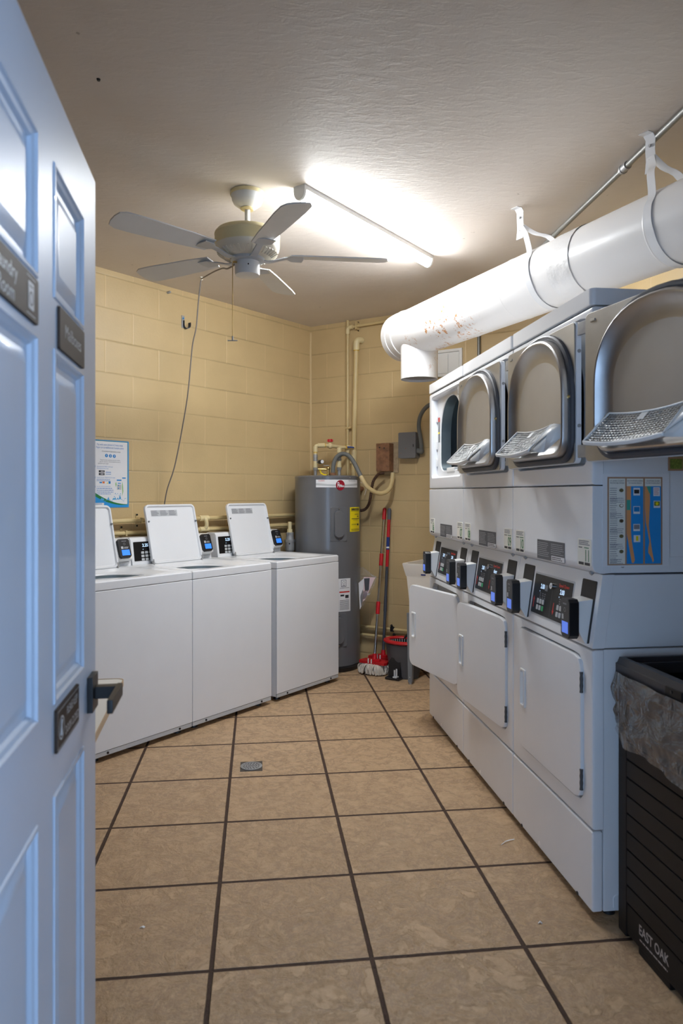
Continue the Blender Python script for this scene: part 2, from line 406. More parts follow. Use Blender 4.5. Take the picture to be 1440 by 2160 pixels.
def dshape(cx, hw, z0, z1, rb=0.06, seg=20):
    """arch: flat bottom with rounded corners, straight sides, elliptical top"""
    za = z0 + (z1-z0)*0.47; out = []
    for k in range(9):
        t = R(-90+90*k/8); out.append((cx+hw-rb+rb*math.cos(t), z0+rb+rb*math.sin(t)))
    for k in range(seg+1):
        t = math.pi*k/seg
        c, s_ = math.cos(t), math.sin(t); e = 2/2.25
        out.append((cx+hw*math.copysign(abs(c)**e, c), za+(z1-za)*abs(s_)**e))
    for k in range(9):
        t = R(180+90*k/8); out.append((cx-hw+rb+rb*math.cos(t), z0+rb+rb*math.sin(t)))
    return out
def radial(poly, c, N=72, corners=None):
    """resample a star-shaped outline at even directions about c, plus the exact corner directions of a box"""
    out = []; n = len(poly)
    A = [2*math.pi*i/N - math.pi/2 for i in range(N)]
    for (x, z) in corners or ():
        a = math.atan2(z-c[1], x-c[0]); A += [a-.004, a, a+.004]
    A = sorted((a + math.pi/2) % (2*math.pi) - math.pi/2 for a in A)
    for a in A:
        d = (math.cos(a), math.sin(a)); best = None
        for k in range(n):
            x1, z1 = poly[k][0]-c[0], poly[k][1]-c[1]; x2, z2 = poly[(k+1) % n][0]-c[0], poly[(k+1) % n][1]-c[1]
            ex, ez = x2-x1, z2-z1; den = d[0]*ez-d[1]*ex
            if abs(den) < 1e-12: continue
            t = (x1*ez-z1*ex)/den; u = (x1*d[1]-z1*d[0])/den
            if t > 0 and -1e-6 <= u <= 1+1e-6 and (best is None or t > best): best = t
        best = best or 0.01
        out.append((c[0]+d[0]*best, c[1]+d[1]*best))
    return out
def at_y(loop, y): return [(x, y, z) for x, z in loop]

def thing(name, label, cat, loc=(0, 0, 0), rz=0.0, group=None, kind=None):
    o = bpy.data.objects.new(name, None); C.objects.link(o); o.empty_display_size = 0.1
    o.location = loc; o.rotation_euler = (0, 0, rz)
    o['label'] = label; o['category'] = cat
    if group: o['group'] = group
    if kind: o['kind'] = kind
    return o
def place(o, loc=(0, 0, 0), rz=0.0, **props):
    o.location = loc; o.rotation_euler = (0, 0, rz)
    for k, v in props.items(): o[k] = v
    return o
def rotz(a): return math.atan2(a[1], a[0])
def V2(o, x, ax, y, ay, z=0.0): return Vector((o[0]+x*ax[0]+y*ay[0], o[1]+x*ax[1]+y*ay[1], z))
def hole_cut_box(x0, x1, z0, z1): return [(x0, z0), (x1, z0), (x1, z1), (x0, z1)]

# ------------------------------------------------------------------ layout (metres; camera stands at the origin looking along +Y)
HC = 2.743
COR = (-0.26, 6.0)                                   # far corner of the room
LX, LY = (0.616, 0.788), (-0.788, 0.616)             # left wall: along, into the wall
BX, BY = (0.853, -0.522), (0.522, 0.853)             # back wall
P0 = (0.524, 4.261); DE, DN = (0.1268, -0.9919), (0.9919, 0.1268)     # dryer row: along, into the wall
W0 = (-0.02, 5.10); WE, WN = (0.605, 0.796), (-0.796, 0.605)          # washer row
RZL, RZB, RZD, RZW = rotz(LX), rotz(BX), rotz(DE), rotz(WE)
DOOR_H = (-0.411, 0.728); DOE, DON = (-0.1547, 0.988), (-0.988, -0.1547)
RZO = rotz(DOE)
def on_left(x, z, y=0.0): return V2(COR, x, LX, y, LY, z)
def on_back(x, z, y=0.0): return V2(COR, x, BX, y, BY, z)
def dry(s, d, z): return V2(P0, s, DE, d, DN, z)

# ------------------------------------------------------------------ the room
FO = (-0.2316, 4.7824); FRZ = 0.1167
FX, FY = (math.cos(FRZ), math.sin(FRZ)), (-math.sin(FRZ), math.cos(FRZ))
b = MB(tile_material()); b.box(-3.2, 3.2, -4.6, 2.0, -0.06, 0.0); place(b.build('floor', kind='structure'), (FO[0], FO[1], 0), FRZ)
b = MB(ceiling_material()); b.box(-3.2, 3.2, -4.3, 2.0, HC, HC+0.08); place(b.build('ceiling', kind='structure'), (FO[0], FO[1], 0), FRZ)
WALLC = srgb(202, 177, 131)
BLK_L = block_material('tan_painted_block_left', WALLC, -1.765)
BLK_B = block_material('tan_painted_block_back', WALLC, 0.571)
BLK_F = block_material('darkened_unseen_block', srgb(112, 94, 70), 0.1)  # unseen front and side walls, darkened to soak up bounced light
BLK_R = block_material('tan_painted_block_right', WALLC, 0.1)
def meet(p, d, q, e):
    den = d[0]*e[1]-d[1]*e[0]; t = ((q[0]-p[0])*e[1]-(q[1]-p[1])*e[0])/den; return t
RW = (P0[0]+0.98*DN[0], P0[1]+0.98*DN[1])                 # right wall line, parallel to the dryers
tb = meet(COR, BX, RW, DE)                                # along the back wall to the right corner
RC = (COR[0]+tb*BX[0], COR[1]+tb*BX[1])
tf = meet(DOOR_H, FX, RC, DE); FR = (DOOR_H[0]+tf*FX[0], DOOR_H[1]+tf*FX[1])
len_r = math.hypot(FR[0]-RC[0], FR[1]-RC[1])
SIDE = (DOOR_H[0]-1.75*FX[0], DOOR_H[1]-1.75*FX[1])       # corner left of the doorway
tl = meet(COR, (-LX[0], -LX[1]), SIDE, FY)
LC = (COR[0]-tl*LX[0], COR[1]-tl*LX[1])
len_s = math.hypot(LC[0]-SIDE[0], LC[1]-SIDE[1])
b = MB(BLK_L); b.box(-tl-0.1, 0.0, 0, 0.14, 0, HC); place(b.build('wall_left', kind='structure'), (*COR, 0), RZL)
b = MB(BLK_B); b.box(-0.0, tb+0.1, 0, 0.14, 0, HC); place(b.build('wall_back', kind='structure'), (*COR, 0), RZB)
b = MB(BLK_R); b.box(-0.12, len_r+0.14, 0, 0.14, 0, HC); place(b.build('wall_right', kind='structure'), (*RC, 0), RZD)
b = MB(BLK_F)
b.box(-1.75-0.12, -0.03, -0.12, 0, 0, HC); b.box(0.893, tf+0.0, -0.12, 0, 0, HC); b.box(-0.03, 0.893, -0.12, 0, 2.05, HC)
place(b.build('wall_front', kind='structure'), (*DOOR_H, 0), FRZ)
b = MB(BLK_F); b.box(-0.12, 0, 0, len_s+0.1, 0, HC); place(b.build('wall_side', kind='structure'), (*SIDE, 0), FRZ)
# mortar bead in the corner and under the ceiling of the left wall
b = MB(mat('tan_paint_with_highlight', srgb(214, 190, 146), 0.35, var=0.04, bmp=0.4, bscale=60, bdist=0.003))  # lighter than the walls: corner highlight put into the bead's colour
rr = random.Random(3)
pts = [(rr.uniform(-.002, .002), -0.003+rr.uniform(-.002, .001), 0.02+k*0.0545) for k in range(50)]
b.tube(pts, 0.010, 8); place(b.build('trim_1', kind='structure'), (*COR, 0), (RZL+RZB)/2)
# door frame of the open doorway
b = MB(DOORP)
b.box(-0.03, -0.008, -0.125, 0.005, 0, 2.05, 0.003); b.box(0.872, 0.893, -0.125, 0.005, 0, 2.05, 0.003); b.box(-0.03, 0.893, -0.125, 0.005, 2.036, 2.056, 0.003)
place(b.build('trim_2', kind='structure'), (*DOOR_H, 0), FRZ)

# unseen floor and roof slabs outside the doorway, added to limit the daylight
b = MB(mat('daylight_blocker_lower', srgb(120, 114, 106), 0.8, var=0.1)); b.box(-4.0, 5.0, -2.6, -0.12, -0.06, 0.0); place(b.build('floor_daylight_blocker', kind='structure'), (*DOOR_H, 0), FRZ)
b = MB(mat('daylight_blocker_upper', srgb(150, 144, 136), 0.7, var=0.05)); b.box(-4.0, 5.0, -3.4, -0.12, 2.45, 2.55); place(b.build('ceiling_daylight_blocker', kind='structure'), (*DOOR_H, 0), FRZ)

# ------------------------------------------------------------------ the open panelled door
door = thing('door_1', 'open pale blue six-panel entrance door with black lever and bronze signs', 'door', (*DOOR_H, 0), RZO, kind='structure')
DW, DT = 0.86, 0.044
xs = [(0.125, 0.376), (0.478, 0.726)]; zs = [(0.235, 0.832), (0.985, 1.587), (1.672, 1.902)]
def door_leaf():
    b = MB(DOORP)
    X = [0, xs[0][0], xs[0][1], xs[1][0], xs[1][1], DW]; Z = [0.012, zs[0][0], zs[0][1], zs[1][0], zs[1][1], zs[2][0], zs[2][1], 2.03]
    t = bmesh.new(); vs = {}
    def V(x, z):
        k = (round(x, 5), round(z, 5))
        if k not in vs: vs[k] = t.verts.new((x, 0, z))
        return vs[k]
    for i in range(5):
        for j in range(7):
            if i in (1, 3) and j in (1, 3, 5): continue
            t.faces.new((V(X[i], Z[j]), V(X[i+1], Z[j]), V(X[i+1], Z[j+1]), V(X[i], Z[j+1])))
    b._add(t)
    for (x0, x1) in xs:
        for (z0, z1) in zs:
            def L(i, y): return [(x0+i, y, z0+i), (x1-i, y, z0+i), (x1-i, y, z1-i), (x0+i, y, z1-i)]
            b.loft([L(0, 0), L(0.002, -0.003), L(0.007, -0.0035), L(0.010, 0.001), L(0.016, 0.004), L(0.020, 0.010), L(0.030, 0.0105), L(0.052, 0.003), L(0.054, 0.0025)], cap1=True)
    b.box(0, DW, 0.012, DT, 0.012, 2.03, skip=('-y',))
    e = 0.004
    b.loft([[(0, 0, 0.012), (DW, 0, 0.012), (DW, 0, 2.03), (0, 0, 2.03)], [(-0.0, 0.012, 0.012), (DW+0, 0.012, 0.012), (DW+0, 0.012, 2.03), (-0.0, 0.012, 2.03)]])
    return b
door_leaf().build('door_leaf', parent=door, sharp=20)
def sign(name, x0, x1, z0, z1, label, draw, raised=False):
    b = MB(SIGNBR); b.prism(rrect(x0, x1, z0, z1, 0.005), -0.005, 0.0, b=0.0012)
    o = b.build(name, parent=door, label=label)
    t = MB(SIGNTX); draw(t); t.build('sign_lettering', parent=o, recalc=False)
    return o
def d1(t):
    t.text('Laundry', 0.030, 0.205, 1.642, -0.0055); t.text('Room', 0.030, 0.205, 1.612, -0.0055)
    t.poly(rrect(0.308, 0.338, 1.612, 1.652, 0.003), -0.0056)
    t.use(SIGNBR); t.ring(0.323, 1.628, 0.008, 0.0105, -0.0060); t.quad(0.313, 0.333, 1.6445, 1.6465, -0.0060)
    t.use(SIGNTX); t.quad(0.300, 0.346, 1.6035, 1.6050, -0.0056); t.quad(0.300, 0.346, 1.6580, 1.6592, -0.0056)
sign('door_sign', 0.090, 0.367, 1.598, 1.666, 'larger bronze sign reading Laundry Room with a washer symbol', d1)
sign('door_sign', 0.506, 0.716, 1.592, 1.666, 'bronze sign reading Mailboxes', lambda t: t.text('Mailboxes', 0.034, 0.611, 1.629, -0.0055))
def d3(t):
    t.text('PLEASE KEEP', 0.0215, 0.601, 0.952, -0.0055, sx=0.75); t.text('DOOR CLOSED', 0.0215, 0.601, 0.920, -0.0055, sx=0.75)
    t.ring(0.516, 0.936, 0.0175, 0.0205, -0.0056); t.box(-0.0025, 0.0025, -0.0058, -0.0050, -0.014, 0.014, M=Matrix.Translation((0.516, 0, 0.936)) @ Matrix.Rotation(R(24), 4, 'Y'))
    t.box(-0.0015, 0.0015, -0.0058, -0.0050, -0.013, 0.013, M=Matrix.Translation((0.519, 0, 0.934)) @ Matrix.Rotation(R(-10), 4, 'Y'))
    z0, z1, x0, x1 = 0.904, 0.970, 0.488, 0.660
    for q in ((x0, x1, z0, z0+.0012), (x0, x1, z1-.0012, z1), (x0, x0+.0012, z0, z1), (x1-.0012, x1, z0, z1)): t.quad(*q, -0.0056)
sign('door_sign', 0.484, 0.664, 0.900, 0.974, 'low framed bronze sign about keeping the door closed', d3)
b = MB(BLACKM); b.box(0.765, 0.826, -0.012, 0.0, 0.884, 0.958, 0.0015)
h = b.build('handle_plate', parent=door)
b = MB(BLACKM); b.box(0.784, 0.808, -0.058, -0.012, 0.908, 0.934, 0.002); b.box(0.676, 0.810, -0.066, -0.054, 0.907, 0.935, 0.003)
b.build('lever', parent=h)
b = MB(BLACKM); b.box(0.765, 0.826, DT, DT+0.010, 0.884, 0.958, 0.0015); b.box(0.784, 0.808, DT+0.01, DT+0.055, 0.908, 0.934, 0.002); b.box(0.676, 0.810, DT+0.05, DT+0.062, 0.907, 0.935, 0.003)
b.build('handle_plate', parent=door)
for z in (0.25, 1.02, 1.78):
    b = MB(STEEL); b.cyl((-0.006, -0.004, z-.045), (-0.006, -0.004, z+.045), 0.006, seg=12); b.build('hinge', parent=door)

# ------------------------------------------------------------------ table behind the door
tx = (0.985, 0.17)
tbl = thing('side_table', 'low white laminate table with tan edging behind the open door', 'table', (-0.754, 2.478, 0), rotz(tx))
# local x runs back from the visible corner to the left (-), local y runs away from the camera (the near edge is at -0.85)
poly = [(-0.52, -0.85), (0.0, -0.85)] + [(-0.03+0.03*math.cos(R(a)), -0.03+0.03*math.sin(R(a))) for a in range(0, 91, 15)] + [(-0.52, 0.0)]
b = MB(TABLE); b.prism(poly, 0.683, 0.700, axis='z'); b.build('tabletop', parent=tbl)
b = MB(EDGE); out = [(x, y) for x, y in poly]; inn = [(x-0.0025 if x > -0.3 else x+0.0025, y-0.0025 if y > -0.4 else y+0.0025) for x, y in poly]
b.loft([[(x, y, 0.682) for x, y in out], [(x*1.004+0.001, y+0.0015, 0.682) for x, y in out], [(x*1.004+0.001, y+0.0015, 0.7012) for x, y in out], [(x, y, 0.7012) for x, y in inn]]); b.build('edge_band', parent=tbl)
for x in (-0.47, -0.33):
    for y in (-0.79, -0.06):
        b = MB(CHROME); b.cyl((x, y, 0.0), (x, y, 0.684), 0.014, seg=14); b.build('leg', parent=tbl)

# ------------------------------------------------------------------ washing machines
def card_reader(parent, M, w=0.074, h=0.118, dep=0.034, bright=False, name='card_reader'):
    """black payment reader; local x centred, front face at y=0, base at z=0"""
    b = MB(BLACK, M=M)
    b.prism([(-w/2, 0.012), (-w/2+.012, 0), (w/2-.012, 0), (w/2, 0.012), (w/2, h-.010), (w/2-.010, h), (-w/2+.010, h), (-w/2, h-.010)], 0, dep, b=0.004)
    o = b.build(name, parent=parent)
    b = MB(SCREENB if bright else SCREEN, M=M); b.quad(-w*0.33, w*0.36, h*0.13, h*0.42, -0.0006); b.build('screen', parent=o, recalc=False)
    b = MB(LGREY, M=M)
    b.quad(-w*.33, -w*.14, h*.47, h*.60, -0.0006)
    if bright: b.lines(-w*.08, w*.36, h*.47, h*.58, 2, -0.0006, M=None)
    b.ring(0.0, h*.72, .006, .0068, -0.0006, seg=14); b.use(GINK); b.lines(-w*.2, w*.22, h*.84, h*.90, 1, -0.0006, 0.7)
    b.build('printed_label', parent=o, recalc=False)
    return o

def washer(s0, label, price):
    w = thing('washing_machine', label, 'washing machine', V2(W0, s0, WE, 0, WN), RZW, group='top-loading washers along the left wall')
    Wd, Dp = 0.65, 0.655
    b = MB(WHITE); b.box(0.002, Wd-.002, 0.010, Dp, 0.03, 0.856, 0.006); b.build('cabinet', parent=w)
    b = MB(WHITE); b.box(0.0, Wd, 0.0, 0.012, 0.052, 0.855, 0.005, 3); b.build('front_panel', parent=w)
    k = MB(LGREY); k.box(0.002, Wd-.002, 0.002, 0.014, 0.028, 0.051, 0.002); k.build('kick_strip', parent=w)
    for x in (0.10, 0.56):
        b = MB(BLACK); b.cyl((x, 0.003, 0.040), (x, -0.002, 0.040), 0.006, seg=10); b.build('screw', parent=w)
    for x in (0.06, 0.59):
        for y in (0.06, 0.60):
            b = MB(BLACK); b.cyl((x, y, 0.0), (x, y, 0.032), 0.022, 0.016, 14); b.build('foot', parent=w)
    # top deck with a sunken rim around the tub mouth
    def rl(x0, x1, y0, y1, r, z): return [(x, y, z) for x, y in radial(rrect(x0, x1, y0, y1, r), (0.325, 0.30), 72, [(0, 0), (Wd, 0), (0, Dp), (Wd, Dp)])]
    b = MB(WHITE)
    b.loft([rl(0.001, Wd-.001, 0.002, Dp, .006, .858), rl(0, Wd, 0, Dp, .008, .862), rl(0, Wd, 0, Dp, .008, .897), rl(.006, Wd-.006, .006, Dp-.002, .012, .9035), rl(.066, .584, .058, .512, .06, .9035),
            rl(.074, .576, .066, .506, .06, .900), rl(.105, .545, .10, .50, .08, .884), rl(.135, .515, .125, .475, .17, .880), rl(.14, .51, .13, .47, .17, .872)])
    b.build('top_deck', parent=w)
    b = MB(STEEL); T = Matrix.Translation((0.325, 0.30, 0)); b.lathe([(0.01, .42), (.20, .42), (.235, .45), (.235, .80), (.205, .835)], 40, M=T); b.use(DRUM).loft([rl(.139, .511, .129, .471, .17, .874), rl(.142, .508, .132, .468, .165, .80)]); b.build('tub', parent=w)
    b = MB(WPLAS); b.lathe([(0.0, .75), (.03, .74), (.05, .60), (.06, .44)], 20, M=T); b.build('agitator', parent=w)
    # lid, standing open
    ML = Matrix.Translation((0.325, 0.505, 0.905)) @ Matrix.Rotation(R(-13.5), 4, 'X')
    hw, hl = 0.203, 0.378
    def ll(i, y, r=.032): return [(x, y, z) for x, z in rrect(-hw+i, hw-i, 0.0+i, hl-i, max(.006, r-i))]
    b = MB(WHITE, M=ML)
    b.loft([ll(.004, .022), ll(0, .018), ll(0, .003), ll(.003, 0), ll(.010, 0), ll(.013, .003), ll(.015, .010), ll(.022, .0125)], cap0=True, cap1=True)
    lid = b.build('lid', parent=w)
    b = MB(LGREY, M=ML); b.quad(-.155, .055, .302, .342, .0118); b.use(GINK); lb = b
    for x in (-.152, -.082, -.012):
        lb.quad(x, x+.045, .335, .339, .0112); lb.lines(x, x+.062, .306, .332, 5, .0112)
    lb.build('care_label', parent=lid, recalc=False, label='grey printed care label')
    for x, z in ((-.19, .268), (.192, .262)):
        b = MB(GREY, M=ML); b.cyl((x, .004, z), (x, -.006, z), .007, .005, 12); b.build('bumper', parent=lid)
    for x in (-.196, .196):
        b = MB(ZINC, M=ML); b.box(x-.004, x+.004, -.0015, .016, -.004, .030, .0015); b.build('hinge', parent=lid)
    # console at the back
    b = MB(WHITE); b.prism([(.552, .902), (.574, 1.054), (.588, 1.070), (.672, 1.070), (.672, .902)], 0.003, Wd-.003, b=.006, axis='x'); con = b.build('console', parent=w)
    MC = Matrix.Translation((0, 0.552, 0.902)) @ Matrix.Rotation(R(-8.24), 4, 'X')
    b = MB(GLOSSB, M=MC); b.prism(rrect(.020, .215, .024, .142, .004), -.003, .004, b=.001); cp = b.build('control_panel', parent=w, label='black control panel')
    b = MB(DISPLAY, M=MC); b.text(price, .026, .106, .118, -.0036, sx=1.0, bold=.0006); b.quad(.086, .090, .092, .096, -.0036); b.build('display_digits', parent=cp, recalc=False)
    for i in range(3):
        for j in range(3):
            b = MB(LGREY, M=MC); x, z = .082+.030*i, .074-.021*j; b.prism(rrect(x-.011, x+.011, z-.0075, z+.0075, .003), -.005, -.002, b=.001); b.build('key', parent=cp)
    b = MB(WPLAS); b.prism([(.520, .948), (.520, .955), (.556, 1.066), (.60, 1.070), (.60, .925), (.552, .925)], .528, .632, b=.004, axis='x'); b.build('reader_bracket', parent=w)
    b = MB(LGREY); b.box(.535, .625, .540, .556, .918, .930, .002); b.build('bracket_foot', parent=w)
    card_reader(w, Matrix.Translation((0.576, 0.500, 0.958)) @ Matrix.Rotation(R(-18), 4, 'X'), w=.08, h=.118, dep=.03, bright=True)
    return w
washer(-2.005, 'white top-loading washer nearest the door, its front partly hidden by the door edge', '2.25')
washer(-1.352, 'white top-loading washer in the middle of the three, lid standing open', '2.25')
washer(-0.650, 'white top-loading washer beside the grey water heater, lid standing open', '2.25')

# ------------------------------------------------------------------ stacked dryers
DWD = 0.683
def dryer(i, label, a_low, ud_x, a_up, nums, prices):
    o = thing('stacked_dryer', label, 'dryer', dry(DWD*i, 0, 0), RZD, group='stacked dryers along the right wall')
    w = DWD; x0, x1 = 0.0012, w-0.0012
    # bodies
    b = MB(WHITE); b.box(.004, w-.004, .038, .70, .03, .852, .004, skip=()); low = b.build('lower_cabinet', parent=o)
    b = MB(WHITE); b.prism([(.040, .856), (.074, 1.086), (.70, 1.086), (.70, .856)], .004, w-.004, b=.004, axis='x'); b.build('middle_cabinet', parent=o)
    b = MB(WHITE); b.box(.004, w-.004, .038, .70, 1.092, 1.928, skip=('-y',)); b.build('upper_cabinet', parent=o)
    b = MB(WHITE); b.prism(rrect(.0008, w-.0008, -.004, .703, .018), 1.9325, 1.986, b=.006, axis='z'); b.build('top_cap', parent=o)
    for x in (.05, .63):
        for y in (.08, .62):
            b = MB(BLACK); b.cyl((x, y, 0), (x, y, .032), .020, .016, 14); b.build('foot', parent=o)
    # base panel and lower front frame
    b = MB(WHITE); b.box(x0, x1, 0, .036, .030, .283, .009, 3); b.build('base_panel', parent=o)
    for x in (.10, .58):
        b = MB(BLACK); b.cyl((x, .002, .037), (x, -.003, .037), .006, seg=10); b.build('screw', parent=o)
    def rct(a, c, z0, z1, r, y): return at_y(radial(rrect(a, c, z0, z1, r), (w/2, .57), 72, hole_cut_box(x0, x1, .2875, .851)), y)
    def outer(z0, z1):
        return [rct(x0+.0, x1-.0, z0, z1, .004, .036), rct(x0, x1, z0, z1, .004, .010), rct(x0+.003, x1-.003, z0+.003, z1-.003, .004, .003), rct(x0+.010, x1-.010, z0+.008, z1-.008, .004, 0)]
    b = MB(WHITE); b.loft(outer(.2875, .851) + [rct(.066, .626, .347, .824, .05, 0), rct(.069, .6235, .3495, .8215, .048, .004), rct(.069, .6235, .3495, .8215, .048, .032)]); b.build('lower_front_frame', parent=o)
    b = MB(GALV); b.prism(rrect(.066, .627, .346, .825, .048), .0315, .036); b.build('lower_bulkhead', parent=o)
    # lower door, hinged on the right
    MD = Matrix.Translation((.620, -.001, 0)) @ Matrix.Rotation(R(a_low), 4, 'Z')
    hx0, hx1, hz0, hz1 = -.510, -.462, .515, .660; hc = ((hx0+hx1)/2, (hz0+hz1)/2)
    DC = hole_cut_box(-.546, -.001, .3545, .8165)
    def dl(i, y, r=.046): return at_y(radial(rrect(-.546+i, -.001-i, .3545+i, .8165-i, r-i), hc, 150, DC), y)
    def hl(i, y, r=.007): return at_y(radial(rrect(hx0+i, hx1-i, hz0+i, hz1-i, r), hc, 150, DC), y)
    b = MB(WHITE, M=MD); b.loft([dl(.003, .020), dl(0, .017), dl(0, -.003), dl(.0015, -.0065), dl(.005, -.008), hl(.006, -.008), hl(.006, .012)], cap0=True, cap1=True); ld = b.build('lower_door', parent=o)
    b = MB(WPLAS, M=MD); b.loft([hl(-.001, -.008), hl(-.001, -.0125), hl(.001, -.014), hl(.007, -.014), hl(.009, -.011), hl(.011, .002), hl(.014, .010)], cap1=True); b.build('handle', parent=ld)
    for z in (.736, .424):
        b = MB(mat('dark_hinge_metal', srgb(84, 84, 86), .45, .5, var=.1), M=MD); b.tube([(.001, -.006, z-.033+.011*k_) for k_ in range(7)], [.0058, .0045]*3+[.0058], 12); b.build('hinge', parent=ld)
    # slanted console
    al = math.degrees(math.atan2(.034, .228))
    b = MB(WHITE); b.prism([(.0, .8555), (.0, .860), (.034, 1.0875), (.074, 1.0875), (.040, .8555)], x0, x1, b=.005, axis='x'); b.build('console', parent=o)
    MC = Matrix.Translation((0, 0, .860)) @ Matrix.Rotation(R(-al), 4, 'X')
    b = MB(LGREY, M=MC); b.prism(rrect(.176, .507, .026, .186, .006), -.0015, .003, b=.0008); fr = b.build('panel_border', parent=o)
    b = MB(GLOSSB, M=MC); b.prism(rrect(.182, .501, .033, .179, .003), -.003, .003, b=.0008); cp = b.build('control_panel', parent=o, label='black control panel with red lettering')
    b = MB(REDP, M=MC); b.text('Speed Queen', .0155, .437, .160, -.0034, sx=.95, bold=.0005)
    b.build('red_lettering', parent=cp, recalc=False)
    for x, up in ((.199, 1), (.372, -1)):
        b = MB(REDP, M=MC); zc = .073
        b.poly([(x-.0032, zc-up*.020), (x+.0032, zc-up*.020), (x+.0032, zc+up*.008), (x+.008, zc+up*.008), (x, zc+up*.024), (x-.008, zc+up*.008), (x-.0032, zc+up*.008)], -.0034)
        b.build('red_arrow', parent=cp, recalc=False)
    b = MB(GREY, M=MC); b.quad(.284, .306, .125, .147, -.0033); b.quad(.3465, .3475, .04, .135, -.0033); b.use(GINK)
    for x in (.250, .272, .290, .418, .440): b.lines(x-.006, x+.006, .092, .116, 3, -.0033)
    b.build('printed_legend', parent=cp, recalc=False)
    b = MB(DISPLAY, M=MC); b.text(prices[0], .024, .262, .137, -.0037, sx=.85, bold=.0006); b.text(prices[1], .024, .428, .137, -.0037, sx=.85, bold=.0006); b.quad(.240, .244, .117, .121, -.0036); b.quad(.406, .410, .117, .121, -.0036); b.build('display_digits', parent=cp, recalc=False)
    b = MB(CHROME, M=MC); b.cyl((.347, -.002, .150), (.347, -.012, .150), .011, seg=18); b.use(BLACK); b.quad(.3455, .3485, .145, .155, -.0124); b.build('key_lock', parent=cp)
    for q in range(2):
        for r_ in range(2):
            for c_ in range(3):
                x = .236+.023*c_ + (.172 if q else 0); z = .082-.024*r_
                b = MB(KGREEN if (c_ == 2 and r_ == 1) else LGREY, M=MC); b.prism(rrect(x-.008, x+.008, z-.009, z+.009, .003), -.0048, -.002, b=.001); b.build('key', parent=cp)
    for q, (xa, xb, xr) in enumerate(((.061, .161, .125), (.560, .657, .620))):
        b = MB(CHAR, M=MC); b.prism(rrect(xa, xb, .006, .205, .006), -.0022, .002, b=.0006); b.build('blank_plate', parent=o)
        xc = (xa+xb)/2 - (.002 if q else -.002)
        b = MB(WPLAS); b.prism([(-.030, 1.000), (.026, 1.006), (.030, 1.000), (.002, .866), (-.006, .864), (-.030, .905)], xc-.041, xc+.041, b=.003, axis='x'); b.build('reader_bracket', parent=o)
        card_reader(o, Matrix.Translation((xr, -.062, .880)), w=.064, h=.126, dep=.032)
    # middle front panel with its curled lower lip
    lip = [(.062, 1.366), (.062, 1.0915), (.040, 1.0895), (.026, 1.0900), (.012, 1.0945), (.004, 1.103), (.0, 1.118), (.0, 1.366)]
    b = MB(WHITE); b.prism(lip, x0, x1, b=.004, axis='x'); b.build('middle_front_panel', parent=o)
    for x in (.105, .652):
        b = MB(ZINC); b.cyl((x, .016, 1.0935), (x, .008, 1.0875), .007, seg=12); b.build('screw', parent=o)
    b = MB(DGREY); b.quad(.252, .486, 1.103, 1.173, -.0008); b.use(LGREY); b.lines(.258, .36, 1.112, 1.166, 8, -.0011, .25); b.lines(.374, .48, 1.126, 1.166, 6, -.0011, .25)
    b.use(PAPER); b.quad(.378, .484, 1.105, 1.122, -.0011); b.use(INK); b.lines(.384, .478, 1.107, 1.120, 2, -.0014, .5)
    b.build('instruction_plate', parent=o, recalc=False, label='dark grey instruction plate')
    for q, (xs0, num) in enumerate(((.034, nums[0]), (.583, nums[1]))):
        b = MB(CREAMP); b.prism(rrect(xs0, xs0+.094, 1.110, 1.197, .008), -.0012, 0.0)
        b.use(GREEN); b.text(num, .052, xs0+.067, 1.142, -.0016, sx=.72, bold=.0011)
        b.use(GINK); b.lines(xs0+.010, xs0+.084, 1.176, 1.193, 3, -.0016); b.use(INK); b.lines(xs0+.008, xs0+.038, 1.166, 1.172, 1, -.0016); b.use(GREEN); b.lines(xs0+.046, xs0+.086, 1.166, 1.172, 1, -.0016)
        b.use(INK); b.quad(xs0+.008, xs0+.044, 1.1135, 1.1225, -.0016); b.quad(xs0+.050, xs0+.086, 1.1135, 1.1225, -.0016)
        b.build('number_sticker', parent=o, recalc=False, label='white sticker with green number ' + num)
    # upper front with the sunken door seat and the D-shaped mouth
    cz = 1.69
    UC = hole_cut_box(x0, x1, 1.3705, 1.9285) + hole_cut_box(.060, .634, 1.437, 1.900)
    def rc(a, c, z0, z1, r, y): return at_y(radial(rrect(a, c, z0, z1, r), (w/2, cz), 72, UC), y)
    def dd(hw, z0, z1, y, cn=True): return at_y(radial(dshape(w/2, hw, z0, z1), (w/2, cz), 72, UC if cn else None), y)
    z0, z1 = 1.3682, 1.9285
    up = [rc(x0, x1, z0, z1, .004, .036), rc(x0, x1, z0, z1, .004, .010), rc(x0+.003, x1-.003, z0+.003, z1-.003, .004, .003), rc(x0+.010, x1-.010, z0+.008, z1-.008, .004, 0)]
    up += [rc(.052, .642, 1.430, 1.907, .025, 0), rc(.060, .634, 1.437, 1.900, .022, .010), rc(.064, .630, 1.441, 1.896, .02, .034), dd(.214, 1.470, 1.886, .034), dd(.210, 1.473, 1.882, .038)]
    b = MB(WHITE); b.loft(up); b.build('upper_front_frame', parent=o)
    for z in (1.50, 1.60, 1.76): b = MB(WPLAS); b.box(.066, .074, .022, .033, z, z+.045, .002); b.build('seat_clip', parent=o)
    b = MB(WPLAS); b.box(.27, .42, .030, .075, 1.462, 1.486, .004); b.build('filter_seat', parent=o)
    b = MB(GREY); b.quad(.080, .118, 1.64, 1.76, .0330); b.use(REDP); b.quad(.080, .118, 1.76, 1.785, .0330); b.use(YELLOW); b.quad(.080, .118, 1.690, 1.700, .0326); b.build('warning_label', parent=o, recalc=False)
